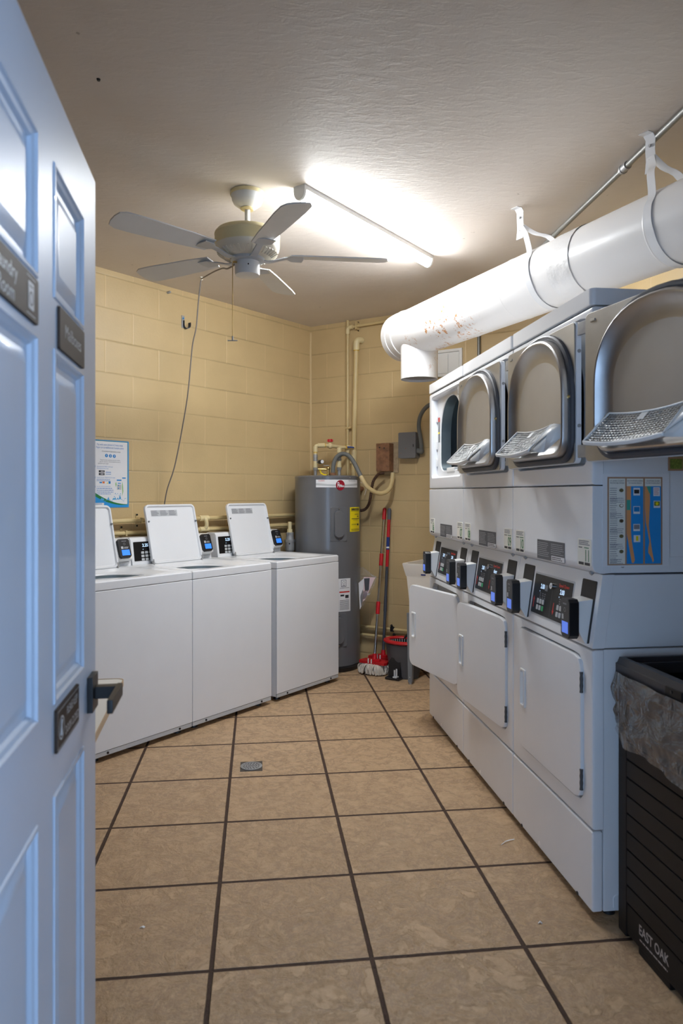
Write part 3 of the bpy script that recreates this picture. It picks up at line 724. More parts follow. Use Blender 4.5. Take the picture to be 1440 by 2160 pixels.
    circ = lambda r, y: at_y([(w/2+r*math.cos(2*math.pi*k/72-math.pi/2), cz-.02+r*math.sin(2*math.pi*k/72-math.pi/2)) for k in range(72)], y)
    b = MB(DRUM); b.loft([dd(.211, 1.472, 1.883, .0375, False), dd(.209, 1.475, 1.880, .095, False), circ(.27, .105), circ(.315, .125), circ(.315, .62), circ(.28, .64)], cap1=True)
    for k in range(3):
        a = R(100+120*k); T = Matrix.Translation((w/2, 0, cz-.02)) @ Matrix.Rotation(-a, 4, 'Y')
        b.box(.255, .318, .14, .60, -.02, .02, .012, M=T)
    b.build('drum', parent=o)
    # upper door swung wide open, showing its inner side
    MU = Matrix.Translation((ud_x, -.030, 0)) @ Matrix.Rotation(R(a_up), 4, 'Z')
    dw = .583
    b = MB(WHITE, M=MU); b.prism(rrect(0, dw+.004, 1.439, 1.897, .022), .002, .018, b=.003); ud = b.build('upper_door', parent=o)
    b = MB(GALV, M=MU); b.prism(rrect(0.002, dw-.002, 1.441, 1.895, .018), -.003, .003, b=.0015)
    b.build('inner_panel', parent=ud)
    b = MB(GALV, M=MU); b.box(.028, .050, -.0058, -.002, 1.866, 1.874, .001); b.build('panel_tab', parent=ud)
    c0 = .322
    def pd(hw, z0, z1, y, rb=.06): return at_y(radial(dshape(c0, hw, z0, z1, rb), (c0, 1.66), 84), y)
    b = MB(PLUGS, M=MU)
    b.loft([pd(.244, 1.461, 1.880, -.001), pd(.243, 1.462, 1.879, -.026), pd(.240, 1.465, 1.876, -.034), pd(.235, 1.470, 1.871, -.0375), pd(.230, 1.475, 1.866, -.036), pd(.224, 1.480, 1.860, -.029), pd(.214, 1.489, 1.845, -.019), pd(.202, 1.499, 1.828, -.012), pd(.192, 1.506, 1.814, -.009), pd(.184, 1.512, 1.804, -.008)], cap1=False)
    pl = b.build('plug', parent=ud)
    b = MB(PLUGF, M=MU); b.poly([(p[0], p[2]) for p in pd(.184, 1.512, 1.804, 0)], -.008); b.build('plug_floor', parent=ud)
    b = MB(RUBBER, M=MU); b.tube([(x, -.007, z) for x, z in dshape(c0, .2525, 1.452, 1.8885, .07)], .0105, 10, closed=True); b.build('gasket', parent=ud)
    b = MB(BRASS, M=MU); b.cyl((dw-.040, -.014, 1.655), (dw-.004, -.014, 1.655), .0045, seg=10); b.cyl((dw-.020, -.014, 1.655), (dw-.012, -.014, 1.655), .007, seg=10); b.build('latch_pin', parent=ud)
    for z in (1.56, 1.80):
        b = MB(ZINC, M=MU); b.cyl((dw+.003, .010, z), (dw+.007, .010, z), .006, seg=10); b.build('screw', parent=ud)
    for z in (1.455, 1.842): b = MB(ZINC, M=MU); b.box(-.050, .004, .006, .016, z, z+.04, .002); b.build('hinge', parent=ud)
    # lint filter scooped onto the foot of the plug
    n, mrow = 24, 12
    xa, xb = .128, .432
    def S(u, v):      # u across, v from the back edge (0) to the front lip (1)
        sag = .011*(1-(2*u-1)**2)
        return (xa+(xb-xa)*u - .010*v + .016*u*v, -.013-.082*v, 1.577-.084*v-sag)
    t = bmesh.new(); g = [[t.verts.new(S(p/n, q/mrow)) for p in range(n+1)] for q in range(mrow+1)]
    fs = [t.faces.new((g[q][p], g[q][p+1], g[q+1][p+1], g[q+1][p])) for q in range(mrow) for p in range(n) if not (q < 3 and p in (11, 12))]
    keep = [t.faces.new((g[q][p], g[q][p+1], g[q+1][p+1], g[q+1][p])) for q in range(3) for p in (11, 12)]
    bmesh.ops.inset_individual(t, faces=fs, thickness=.0017, use_even_offset=True)
    bmesh.ops.delete(t, geom=fs, context='FACES')
    b = MB(WPLAS, M=MU); b._add(t)
    lf_sc = b.build('lint_screen', parent=ud)
    md = lf_sc.modifiers.new('thick', 'SOLIDIFY'); md.thickness = .002
    b = MB(WPLAS, M=MU)
    F = [S(p/n, 1) for p in range(n+1)]; Bk = [S(p/n, 0) for p in range(n+1)]
    b.loft([F, [(x, y-.003, z-.003) for x, y, z in F], [(x, y, z-.009) for x, y, z in F], [(x, y+.012, z-.010) for x, y, z in F]], closed=False)
    b.loft([[(x, y+.010, z-.008) for x, y, z in F[6:18]], [(x, -.050, 1.497) for x, y, z in F[6:18]], [(x, -.020, 1.492) for x, y, z in F[6:18]]], closed=False)
    for side in (0, 1):
        f, k = F[-1 if side else 0], Bk[-1 if side else 0]
        xo = (xb+.076) if side else (xa-.016)
        top = (xo, -.010, k[2]-.006); bot = (xo, -.012, 1.530); mid = (xb+.016 if side else xa-.012, -.012, k[2]+.003)
        b.loft([[f, (f[0], f[1], f[2]-.010), ((f[0]+xo)/2, -.058, f[2]-.012), bot], [k, mid, top, top]], closed=False)
        b.loft([[f, k], [((f[0]+xo)/2+(.004 if side else -.002), -.050, (f[2]+k[2])/2+.004), (xo, -.010, k[2]-.006)], [((f[0]+xo)/2, -.058, f[2]-.010), bot]], closed=False)
    b.tube([(F[p][0], F[p][1], F[p][2]-.001) for p in range(0, n+1, 2)], .0035, 8); b.tube([(Bk[p][0], Bk[p][1], Bk[p][2]) for p in range(0, n+1, 2)], .003, 8)
    b.tube([S(0, q/8) for q in range(9)], .003, 8); b.tube([S(1, q/8) for q in range(9)], .003, 8)
    sh = b.build('lint_filter_body', parent=ud); md = sh.modifiers.new('thick', 'SOLIDIFY'); md.thickness = .0016
    # side dimples near the foot and mid seam of the end panel
    for z in (.055, 1.115):
        b = MB(ZINC); b.cyl((w-.003, .10, z), (w-.0001, .10, z), .007, seg=12); b.build('side_screw', parent=o)
        b = MB(WHITE); b.prism([(y, zz) for y, zz in rrect(.070, .69, z-.022, z+.026, .012)], w-.006, w-.0005, b=.001, axis='x'); b.build('side_skirt', parent=o)
    return o
dryer(0, 'stacked white dryer farthest from the camera, drum opening in view, wearing number sticker 07', 14.5, .715, 0.3, ('06', '07'), ('2.00', '2.00'))
dryer(1, 'middle stacked white dryer wearing number stickers 08 and 09, lower door ajar', 5.0, .715, 0.6, ('08', '09'), ('2.00', 'door'))
dryer(2, 'stacked white dryer wearing number stickers 10 and 11, beside the black bin', 0.0, .698, 10.0, ('10', '11'), ('2.00', '2.00'))

# ------------------------------------------------------------------ LED batten on the ceiling
bat = thing('tube_light', 'lit white LED batten light on the ceiling', 'ceiling light', (0.161, 3.732, HC), rotz((0.586, 0.81)))
L = 0.60
def half(r, k): return [(r*math.sin(R(a)), -k*math.cos(R(a))) for a in range(-90, 91, 15)]
b = MB(WPLAS); b.box(-L, L, -.032, .032, -.022, 0, .003); b.build('base_rail', parent=bat)
b = MB(TUBE); b.loft([[(x, p, -.022+q) for p, q in half(.030, .042)] for x in (-L+.012, L-.012)], True, True); b.build('diffuser', parent=bat)
for s_ in (-1, 1):
    b = MB(WPLAS); xa, xb = sorted((s_*(L-.012), s_*(L+.004))); b.prism([(p, q-.022) for p, q in half(.033, .045)] + [(-.033, -.0), (.033, -.0)][::-1], xa, xb, axis='x', b=.002); b.build('end_cap', parent=bat)

# ------------------------------------------------------------------ ceiling fan
fan = thing('ceiling_fan', 'white and cream five-blade ceiling fan hanging beside the LED batten', 'ceiling fan', (-0.437, 3.315, HC), 0)
b = MB(FANW); b.lathe([(.072, -.001), (.078, -.006), (.078, -.016), (.073, -.024), (.071, -.040), (.064, -.056), (.048, -.069), (.032, -.076), (.028, -.078), (.026, -.082), (.012, -.082)], 36)
cpy = b.build('canopy', parent=fan)
b = MB(CREAM); b.lathe([(.0785, -.003), (.0795, -.008), (.0795, -.017), (.0775, -.020)], 36, caps=False); b.lathe([(.030, -.074), (.034, -.079), (.028, -.085), (.012, -.085)], 28, caps=False); b.build('trim_ring', parent=cpy)
b = MB(FANW); b.cyl((0, 0, -.080), (0, 0, -.160), .0125, seg=18); b.build('downrod', parent=fan)
b = MB(CREAM); b.lathe([(.014, -.138), (.020, -.140), (.030, -.160), (.034, -.172), (.110, -.178), (.140, -.186), (.150, -.198), (.152, -.206), (.150, -.212), (.150, -.252), (.149, -.258)], 48, caps=False)
b.lathe([(.0, -.174), (.034, -.173)], 28, caps=False); b.build('motor_housing', parent=fan)
b = MB(OFFW); b.lathe([(.149, -.257), (.146, -.272), (.132, -.292), (.108, -.306), (.070, -.312), (.0, -.313)], 48, caps=False)
for k in range(40):
    a = 2*math.pi*k/40; T = Matrix.Rotation(a, 4, 'Z') @ Matrix.Translation((.124, 0, -.2975)) @ Matrix.Rotation(R(-33), 4, 'Y')
    b.box(-.018, .018, -.0035, .0035, -.003, .002, M=T)
b.build('vented_bowl', parent=fan)
b = MB(LGREY); b.lathe([(.0, -.304), (.078, -.306), (.080, -.312), (.078, -.322), (.060, -.328), (.0, -.328)], 36); b.build('flywheel', parent=fan)
b = MB(FANW); b.lathe([(.057, -.322), (.058, -.330), (.058, -.378), (.055, -.388), (.020, -.391), (.0, -.391)], 36, caps=False); sw = b.build('switch_housing', parent=fan)
b = MB(BLACK); b.cyl((.012, -.0565, -.352), (.012, -.0595, -.352), .0035, seg=10); b.build('screw', parent=sw)
b = MB(BRASS); b.cyl((-.045, -.040, -.338), (-.058, -.052, -.342), .005, seg=10)
b.tube([(-.058, -.052, -.342), (-.060, -.054, -.350), (-.0605, -.0545, -.70)], .0016, 6)
for k in range(57): b.sphere((-.0605, -.0545, -.356-.0061*k), .0026, seg=6)
ch = b.build('pull_chain', parent=fan)
b = MB(ZINC); b.cyl((-.0605, -.0545, -.682), (-.0605, -.0545, -.702), .004, seg=8); b.cyl((-.083, -.0545, -.702), (-.038, -.0545, -.702), .0026, seg=8); b.build('chain_toggle', parent=ch)
for k in range(5):
    a = R(7+72*k); T = Matrix.Rotation(a, 4, 'Z')
    b = MB(LGREY, M=T)
    b.ribbon(smooth_path([(.060, 0, -.316), (.10, 0, -.322), (.14, 0, -.312), (.18, 0, -.302), (.235, 0, -.300)], 5), (0, 1, 0), .030, .005)
    b.prism([(.205, -.045), (.255, -.050), (.262, 0), (.255, .050), (.205, .045), (.185, .018), (.185, -.018)], -.3035, -.2995, axis='z', b=.001)
    b.build('blade_iron', parent=fan)
    out = [(.200, -.048), (.32, -.058), (.55, -.068), (.625, -.066), (.652, -.050), (.660, -.020), (.660, .020), (.652, .050), (.625, .066), (.55, .068), (.32, .058), (.200, .048)]
    b = MB(FANW, M=T @ Matrix.Translation((0, 0, -.294)) @ Matrix.Rotation(R(11), 4, 'X')); b.prism(out, -.003, .003, axis='z', b=.0015); b.build('blade', parent=fan)

# ------------------------------------------------------------------ white round duct over the dryers
dx = (0.4108, -0.9117)
DO = (0.388, 4.599)
duct = thing('exhaust_duct', 'long white painted round metal duct with rust spots above the dryers', 'duct', (*DO, 2.345), rotz(dx))
DUCTM = duct_material(); r0 = .150; LD = 3.3
def circ_x(x, r): return [(x, r*math.cos(2*math.pi*k/56), r*math.sin(2*math.pi*k/56)) for k in range(56)]
prof = [(0, r0+.003), (.05, r0+.004), (.052, r0), (.09, r0+.001), (.093, r0+.0035), (.118, r0+.0035), (.121, r0-.001), (.150, r0-.002)]
x = .15
while x < LD:
    seam = min(LD, x + (.62 if x < .5 else .42))
    prof += [(seam-.006, r0-.0012), (seam, r0+.0006), (seam+.003, r0+.0006), (seam+.006, r0-.0010)]; x = seam+.02
b = MB(DUCTM); b.loft([circ_x(x, r) for x, r in prof]); b.loft([circ_x(0.004, r0), circ_x(.004, .01)], cap1=True); b.build('duct_pipe', parent=duct)
b = MB(DUCTM); b.lathe([(.112, -.300), (.1135, -.300), (.1135, -.20), (.115, -.06), (.115, -.02)], 40, M=Matrix.Translation((.222, 0, 0)), caps=False)
b.use(ZINC).lathe([(.0, -.285), (.111, -.285)], 40, M=Matrix.Translation((.222, 0, 0)), caps=False); b.build('takeoff_collar', parent=duct)
FOIL = mat('crinkled_foil_tape', srgb(234, 233, 232), 0.30, 0.1, var=0.02, bmp=0.45, bscale=26, bdist=0.008)
b = MB(FOIL); rr = random.Random(11)
b.loft([[(x, (r0+e)*math.cos(2*math.pi*k/90), (r0+e)*math.sin(2*math.pi*k/90)) for k in range(90) for e in [.0026+rr.uniform(-.0006, .0010)]] for x in [1.56+.017*q for q in range(9)]])
b.build('foil_tape', parent=duct)
# two strap hangers
def hanger(x, xt, lean, label):
    o = thing('duct_hanger', label, 'hanger strap', (DO[0]+x*dx[0], DO[1]+x*dx[1], 2.345), rotz(dx), group='strap hangers of the duct')
    top = HC-2.345; t = xt-x; q = r0+.0040
    loop = [(t, lean, top-.085), (t*.72, -.030, .255), (t*.35, -.092, .195)]
    loop += [(t*.12*max(0, 1-a/60), -q*math.cos(R(a-40)), -q*math.sin(R(a-40))) for a in range(0, 221, 20)]
    loop += [(t*.40, .080, .205), (t*.72, .032, .260), (t, lean+.004, top-.080)]
    b = MB(WHITE); b.ribbon(smooth_path(loop, 4), (1, 0, 0), .036, .0018); b.build('strap_loop', parent=o)
    b = MB(WHITE); b.ribbon([(t, lean-.038, top-.0015), (t, lean-.012, top-.002), (t+.004, lean-.004, top-.020), (t-.004, lean+.003, top-.060), (t+.002, lean, top-.10), (t, lean-.004, top-.150)], (1, .15, 0), .042, .0024); tb_ = b.build('ceiling_tab', parent=o)
    for z in (-.045, -.105):
        b = MB(ZINC); b.cyl((t, lean-.002, top+z), (t, lean-.008, top+z), .006, seg=10); b.build('bolt', parent=tb_)
hanger(1.44, 1.195, 0.0, 'white metal strap hanger holding the middle of the duct, nearer the light')
hanger(2.12, 1.99, 0.0, 'white metal strap hanger holding the duct near the right picture edge')
# conduit on the ceiling
o = thing('ceiling_conduit', 'thin grey conduit with a coupling running along the ceiling', 'conduit', (1.103, 4.312, HC-.016), 0)
v = Vector((1.239-1.103, 2.589-4.312, 0)); v.normalize()
b = MB(CONDUIT); b.cyl(v*-.85, v*2.6, .0125, seg=16); b.build('conduit_tube', parent=o)
b = MB(ZINC); b.cyl(v*1.255, v*1.31, .0175, seg=16); b.cyl(v*1.262, v*1.272, .020, seg=16); b.build('coupling', parent=o)
b = MB(ZINC); b.ribbon([v*.45+Vector((-.035, 0, .014)), v*.45+Vector((-.016, 0, .013)), v*.45+Vector((-.010, 0, -.010)), v*.45+Vector((0, 0, -.014)), v*.45+Vector((.010, 0, -.010)), v*.45+Vector((.014, 0, .012))], (0, 1, 0), .018, .002); b.build('conduit_clip', parent=o)
# wall vent and drop conduit behind the duct
o = thing('vent_frame', 'white square vent frame on the back wall behind the duct', 'vent', on_back(1.25, 2.32, 0), RZB)
b = MB(WPLAS); b.loft([[(x, y, z) for x, z in hole_cut_box(-.11, .11, -.10, .10)] for y in (0, -.02)] + [[(x, -.022, z) for x, z in hole_cut_box(-.09, .09, -.08, .08)], [(x, -.006, z) for x, z in hole_cut_box(-.088, .088, -.078, .078)]], cap1=True); b.build('frame', parent=o)
b = MB(WPLAS); b.box(-.085, -.005, -.016, -.006, -.076, .07, .002); b.box(.005, .085, -.016, -.006, -.076, .07, .002); b.build('flap', parent=o)
o = thing('drop_conduit', 'short grey vertical conduit on the back wall above the dryers', 'conduit', on_back(1.49, 1.4, 0), RZB)
b = MB(CONDUIT); b.cyl((0, -.016, 0), (0, -.016, 1.32), .0125, seg=14); b.build('conduit_tube', parent=o)

# ------------------------------------------------------------------ water heater
HX, HY, HR = -0.108, 5.585, 0.255
wh = thing('water_heater', 'tall grey electric water heater in the far corner with yellow label', 'water heater', (HX, HY, 0), 0)
b = MB(BLACK); b.lathe([(.245, 0), (.262, .004), (.266, .030), (.250, .040)], 48); b.build('base_pan', parent=wh)
b = MB(TANK); b.lathe([(.250, .036), (HR, .044), (HR, 1.462), (.2535, 1.466)], 64, caps=False); b.build('tank', parent=wh, sharp=25)
b = MB(TANK); b.lathe([(HR+.0018, 1.4535), (HR+.002, 1.470), (HR-.003, 1.4765), (.24, 1.479), (.0, 1.481)], 64, caps=False)
tc = b.build('top_cap', parent=wh)
for a in (-40, -8, 42, 75):
    b = MB(STEEL); q = (math.sin(R(a)), -math.cos(R(a))); b.cyl((q[0]*(HR+.001), q[1]*(HR+.001), 1.462), (q[0]*(HR+.004), q[1]*(HR+.004), 1.462), .0030, seg=8); b.build('screw', parent=tc)
def wrap(r=HR): return lambda p: ((r-p[1])*math.sin(p[0]/r), -(r-p[1])*math.cos(p[0]/r), p[2])      # flat (arc length, out, height) on to the tank
def cpatch(b, a0, a1, z0, z1, e):
    n = max(2, int((a1-a0)/4)); s0 = [R(a0+(a1-a0)*k/n) for k in range(n+1)]
    return b.loft([[((HR+e)*math.sin(a), -(HR+e)*math.cos(a), z) for a in s0] for z in (z0, z1)], closed=False)
def cblock(b, poly, e0, e1, inset=.004):
    """raised patch on the tank; poly in (arc length, height)"""
    w_ = lambda p, e: ((HR+e)*math.sin(p[0]/HR), -(HR+e)*math.cos(p[0]/HR), p[1])
    cx = sum(p[0] for p in poly)/len(poly); cz = sum(p[1] for p in poly)/len(poly)
    def ins(p, k): return (cx+(p[0]-cx)*k, cz+(p[1]-cz)*k)
    return b.loft([[w_(p, e0) for p in poly], [w_(p, e1-.002) for p in poly], [w_(ins(p, .97), e1) for p in poly], ], cap1=True)
arc = lambda a: HR*R(a)
b = MB(PAPER); cpatch(b, -19, 63, 1.388, 1.446, .0012); b.use(LGREY); n = 22
b.loft([[((HR+.0018)*math.sin(R(a)), -(HR+.0018)*math.cos(R(a)), z0 - .010*math.sin(math.pi*(a+19)/82)) for a in [-19+82*k/n for k in range(n+1)]] for z0 in (1.405, 1.420)], closed=False)
b.use(REDP).text('CLASSIC', .013, arc(-9), 1.437, .0022, warp=lambda p: wrap()((p[0], -p[1], p[2])))
b.use(GINK).text('PROFESSIONAL', .012, arc(48), 1.437, .0022, warp=lambda p: wrap()((p[0], -p[1], p[2])))
nb = b.build('name_band', parent=wh, recalc=False, label='white name band with red print')
b = MB(mat('dark_red_badge', srgb(150, 18, 40), 0.35)); cblock(b, [(arc(23)+.036*math.cos(2*math.pi*k/32), 1.404+.039*math.sin(2*math.pi*k/32)) for k in range(32)], .001, .0035)
b.use(PAPER).text('R', .058, arc(19.4), 1.405, .0045, warp=lambda p: wrap()((p[0], -p[1], p[2])), sx=.62)
b.text('heem', .026, arc(26.2), 1.398, .0047, warp=lambda p: wrap()((p[0], -p[1], p[2])), sx=.58, bold=.0006)
b.build('round_badge', parent=wh, recalc=False, label='round dark red badge')
for zc, h_ in ((1.112, .128), (.315, .125)):
    b = MB(TANK); cblock(b, rrect(arc(5.6), arc(34.6), zc-h_, zc+h_, .008), .0, .008)
    cblock(b, rrect(arc(12), arc(28), zc-h_*.78, zc+h_*.80, .034), .006, .022); cv = b.build('access_cover', parent=wh)
    for z in (zc-h_*.90, zc+h_*.92):
        b = MB(STEEL); a = R(20); b.cyl(((HR+.006)*math.sin(a), -(HR+.006)*math.cos(a), z), ((HR+.011)*math.sin(a), -(HR+.011)*math.cos(a), z), .0045, seg=10); b.build('screw', parent=cv)
wp = lambda p: wrap()((p[0], -p[1], p[2]))
b = MB(YELLOW); cpatch(b, 42, 73, 1.052, 1.238, .0014)
b.use(INK).text('ENERGYGUIDE', .020, arc(57.5), 1.221, .0022, warp=wp, sx=.80, bold=.0012)
for z, a0, a1, t in ((1.209, 44, 71, .0012), (1.150, 46, 71, .0025), (1.110, 46, 62, .001), (1.104, 46, 60, .001), (1.072, 45, 71, .001), (1.066, 45, 71, .001), (1.060, 45, 70, .001), (1.184, 54, 68, .0016), (1.140, 50, 66, .001)): cpatch(b, a0, a1, z-t, z+t, .0020)
cpatch(b, 62, 68, 1.098, 1.112, .0020); b.text('$489', .014, arc(65), 1.167, .0022, warp=wp, sx=.7, bold=.0008)
b.build('energy_label', parent=wh, recalc=False, label='yellow energy guide label')
b = MB(PAPER); cpatch(b, 2, 43, .455, .703, .0014); b.use(REDP); cpatch(b, 21, 41, .597, .607, .002); cpatch(b, 4, 19, .590, .607, .002)
b.use(INK)
for z in (.632, .540, .533, .526, .519, .512, .505, .498, .491, .484, .477, .470): cpatch(b, 22, 40, z-.0012, z+.0012, .002)
for z in (.580, .573, .566, .545, .538, .520, .500, .480): cpatch(b, 5, 18, z-.001, z+.001, .002)
cpatch(b, 23, 30, .570, .583, .002); cpatch(b, 32, 39, .555, .578, .002); b.use(GINK); cpatch(b, 24, 34, .640, .694, .002); b.use(PAPER); cpatch(b, 25, 33, .646, .690, .0026)
b.use(INK); w_ = lambda x, z: wp((x, .0032, z)); b.loft([[w_(arc(29)+r_*math.cos(2*math.pi*k/20), .672+r_*math.sin(2*math.pi*k/20)) for k in range(20)] for r_ in (.0085, .0105)]); cpatch(b, 26.5, 31.5, .6505, .6545, .0032)
b.build('warning_label', parent=wh, recalc=False, label='white paper warning label with red heading')
a = R(14); b = MB(BRASS); q = Vector((math.sin(a), -math.cos(a), 0)); b.cyl(q*(HR-.002)+Vector((0, 0, .115)), q*(HR+.030)+Vector((0, 0, .115)), .011, seg=14); b.cyl(q*(HR+.030)+Vector((0, 0, .115)), q*(HR+.034)+Vector((0, 0, .115)), .018, seg=14); b.build('drain_valve', parent=wh)
# valve group on the lid
b = MB(BRASS); b.cyl((.005, -.085, 1.480), (.005, -.085, 1.530), .012, seg=14); b.cyl((.005, -.085, 1.528), (-.075, -.085, 1.530), .010, seg=14); b.sphere((.005, -.085, 1.536), .017); b.use(ZINC); b.box(-.030, .012, -.094, -.076, 1.556, 1.560); b.build('relief_valve', parent=wh)
b = MB(YELLOW); b.ribbon([(-.058, -.090, 1.525), (-.050, -.096, 1.500), (-.030, -.100, 1.488), (-.006, -.098, 1.484), (.004, -.098, 1.500)], (.3, 1, .4), .020, .001); b.build('yellow_tag', parent=wh)

# ------------------------------------------------------------------ pipework above the heater
hp = thing('heater_pipework', 'cream plastic pipework with red and blue valve handles above the water heater', 'pipes', (-0.205, 5.60, 1.479), 0)
O = Vector((-0.205, 5.60, 1.479))
def rel(*p): return [Vector(q)-O for q in p]
b = MB(CPVC); b.tube(smooth_path(rel((-.205, 5.60, 1.625), (-.205, 5.60, 1.690), (-.203, 5.60, 1.708), (-.190, 5.603, 1.718), (-.12, 5.633, 1.722), (-.02, 5.70, 1.714), (.048, 5.758, 1.706)), 5), .0135, 14); b.build('hot_pipe', parent=hp)
b = MB(CPVC); b.tube(smooth_path(rel((-.018, 5.555, 1.60), (-.018, 5.555, 1.676), (-.012, 5.56, 1.694), (.004, 5.575, 1.701), (.060, 5.65, 1.705), (.100, 5.722, 1.708)), 5), .0135, 14); b.build('cold_pipe', parent=hp)
for (x, y, nm) in ((-.205, 5.60, 'hot_fittings'), (-.018, 5.555, 'cold_fittings')):
    b = MB(ZINC); b.cyl(*rel((x, y, 1.4805), (x, y, 1.535)), .013, seg=14); b.cyl(*rel((x, y, 1.525), (x, y, 1.545)), .0185, seg=8); b.cyl(*rel((x, y, 1.592), (x, y, 1.640)), .016, seg=14); b.cyl(*rel((x, y, 1.598), (x, y, 1.612)), .0195, seg=14); b.cyl(*rel((x, y, 1.622), (x, y, 1.648)), .0185, seg=14)
    b.use(CPVC); b.cyl(*rel((x, y, 1.540), (x, y, 1.596)), .0165, seg=14); b.cyl(*rel((x, y, 1.546), (x, y, 1.566)), .019, seg=14); b.build(nm, parent=hp)
for p, q in (((-.205, 5.60, 1.668), (-.205, 5.60, 1.712)), ((-.018, 5.555, 1.660), (-.018, 5.555, 1.698)), ((-.19, 5.605, 1.719), (-.135, 5.628, 1.722))):
    b = MB(CPVC); b.cyl(*rel(p, q), .0185, seg=16); b.build('elbow', parent=hp)
for p, q, rr_ in (((-.134, 5.6275, 1.722), (-.128, 5.630, 1.722), .0165), ((-.205, 5.60, 1.662), (-.205, 5.60, 1.668), .0160), ((.028, 5.605, 1.7035), (.034, 5.613, 1.704), .0165)):
    b = MB(GLUE); b.cyl(*rel(p, q), rr_, seg=14); b.build('cement_ring', parent=hp)
b = MB(CPVC); b.sphere(Vector((-.090, 5.655, 1.720))-O, .024); b.cyl(*rel((-.09, 5.655, 1.735), (-.09, 5.655, 1.752)), .011, seg=12); v_ = b.build('hot_valve', parent=hp)
b = MB(RED); b.cyl(*rel((-.09, 5.655, 1.750), (-.09, 5.655, 1.772)), .020, seg=10); 
b.box(*(lambda c: (c.x-.024, c.x+.024, c.y-.008, c.y+.008, c.z-.008, c.z+.008))(Vector((-.09, 5.655, 1.762))-O), .003); b.build('red_handle', parent=v_)
b = MB(CPVC); b.sphere(Vector((.052, 5.640, 1.705))-O, .021); v_ = b.build('cold_valve', parent=hp)
b = MB(DBLUE); c = Vector((.060, 5.618, 1.707))-O; b.box(c.x-.022, c.x+.022, c.y-.012, c.y+.008, c.z-.007, c.z+.007, .004); b.cyl(c+Vector((.018, 0, -.001)), c+Vector((.040, 0, -.003)), .007, .005, 12); b.build('blue_handle', parent=v_)
b = MB(ZINC); b.cyl(*rel((-.205, 5.60, 1.585), (-.165, 5.575, 1.589)), .007, seg=12); b.use(BLACK); b.cyl(*rel((-.172, 5.580, 1.588), (-.150, 5.535, 1.589)), .016, seg=18); g_ = b.build('pressure_gauge', parent=hp)
b = MB(PAPER); b.cyl(*rel((-.150, 5.535, 1.589), (-.1485, 5.532, 1.589)), .0135, seg=18); b.build('gauge_face', parent=g_)
# risers on the back wall
o = thing('thin_riser_pipe', 'thin cream pipe rising from the heater and turning right below the ceiling', 'pipe', on_back(.382, 0, 0), RZB)
b = MB(PVC); b.tube(smooth_path([(0, -.03, .25), (0, -.03, 1.2), (0, -.03, 2.64), (.004, -.03, 2.672), (.035, -.03, 2.684), (.36, -.03, 2.692), (1.2, -.03, 2.70)], 8), .0115, 12); b.build('pipe_run', parent=o)
b = MB(CPVC); b.tube(smooth_path([(0, -.03, 2.632), (0, -.03, 2.662), (.006, -.03, 2.678), (.024, -.03, 2.684), (.045, -.03, 2.685)], 4), .0165, 14); b.build('elbow', parent=o)
for z in (1.70, 1.66): b = MB(CPVC); b.cyl((0, -.03, z-.02), (0, -.03, z+.02), .0165, seg=14); b.build('tee', parent=o)
for (x, z) in ((.085, 2.688),):
    b = MB(PVC); b.box(x-.006, x+.006, -.048, 0.0, z-.030, z+.030, .002); k_ = b.build('pipe_clamp', parent=o)
    for s_ in (-.034, .034): b = MB(BLACK); b.cyl((x, -.002, z+s_), (x, -.009, z+s_), .005, seg=8); b.build('screw', parent=k_)
b = MB(PVC); b.box(-.016, .036, -.046, 0.0, 1.866, 1.878, .002); b.build('pipe_clamp', parent=o)
o = thing('thick_riser_pipe', 'thick cream pipe with capped elbow beside the thin riser', 'pipe', on_back(.462, 0, 0), RZB)
b = MB(PVC); b.tube([(-.028, -.045, .20), (-.022, -.045, 1.3), (-.012, -.045, 1.75), (.010, -.045, 2.50)], .0195, 16); b.build('pipe_run', parent=o)
b = MB(CPVC); b.tube(smooth_path([(.0095, -.045, 2.490), (.0115, -.045, 2.545), (.018, -.040, 2.566), (.030, -.020, 2.572), (.034, -.001, 2.572)], 5), .0255, 16); b.build('elbow', parent=o)
b = MB(GLUE); b.cyl((.0093, -.045, 2.484), (.0096, -.045, 2.491), .0225, seg=16); b.build('cement_ring', parent=o)
b = MB(CPVC); b.cyl((-.020, -.045, 1.585), (-.0155, -.045, 1.690), .0275, seg=18); b.build('tee', parent=o)
# electrical boxes and flexible conduits
o = thing('junction_box', 'rusty brown junction box on the back wall right of the heater', 'junction box', on_back(.735, 1.505, 0), RZB)
b = MB(RUST); b.box(-.062, .055, -.085, -.012, .010, .228, .004); bx = b.build('box_body', parent=o)
for x, z in ((-.030, .195), (.010, .190)): b = MB(BLACK); b.cyl((x, -.084, z), (x, -.0865, z), .006, seg=10); b.build('knockout', parent=bx)
b = MB(mat('tan_wall_plate', srgb(176, 156, 124), 0.6, var=0.25, vscale=40)); b.box(-.055, .095, -.012, 0.0, .0, .238, .002); b.build('back_plate', parent=o)
o = thing('heater_whip', 'grey to tan flexible conduit looping from the heater top to the rusty box', 'conduit', (HX, HY, 1.479), 0)
O = Vector((HX, HY, 1.479))
pp = [(-.066, 5.5, 1.480), (-.066, 5.5, 1.520), (-.060, 5.5, 1.570), (-.037, 5.5, 1.622), (.007, 5.492, 1.648), (.055, 5.475, 1.632), (.094, 5.45, 1.581), (.133, 5.41, 1.500), (.157, 5.385, 1.453), (.186, 5.385, 1.403), (.233, 5.40, 1.364), (.296, 5.43, 1.342), (.356, 5.46, 1.367), (.387, 5.50, 1.426), (.397, 5.525, 1.500)]
path = smooth_path(rel(*pp), 5); cut = 38
b = MB(FLEX); b.tube(path[:cut+1], .0165, 14); b.build('grey_hose', parent=o)
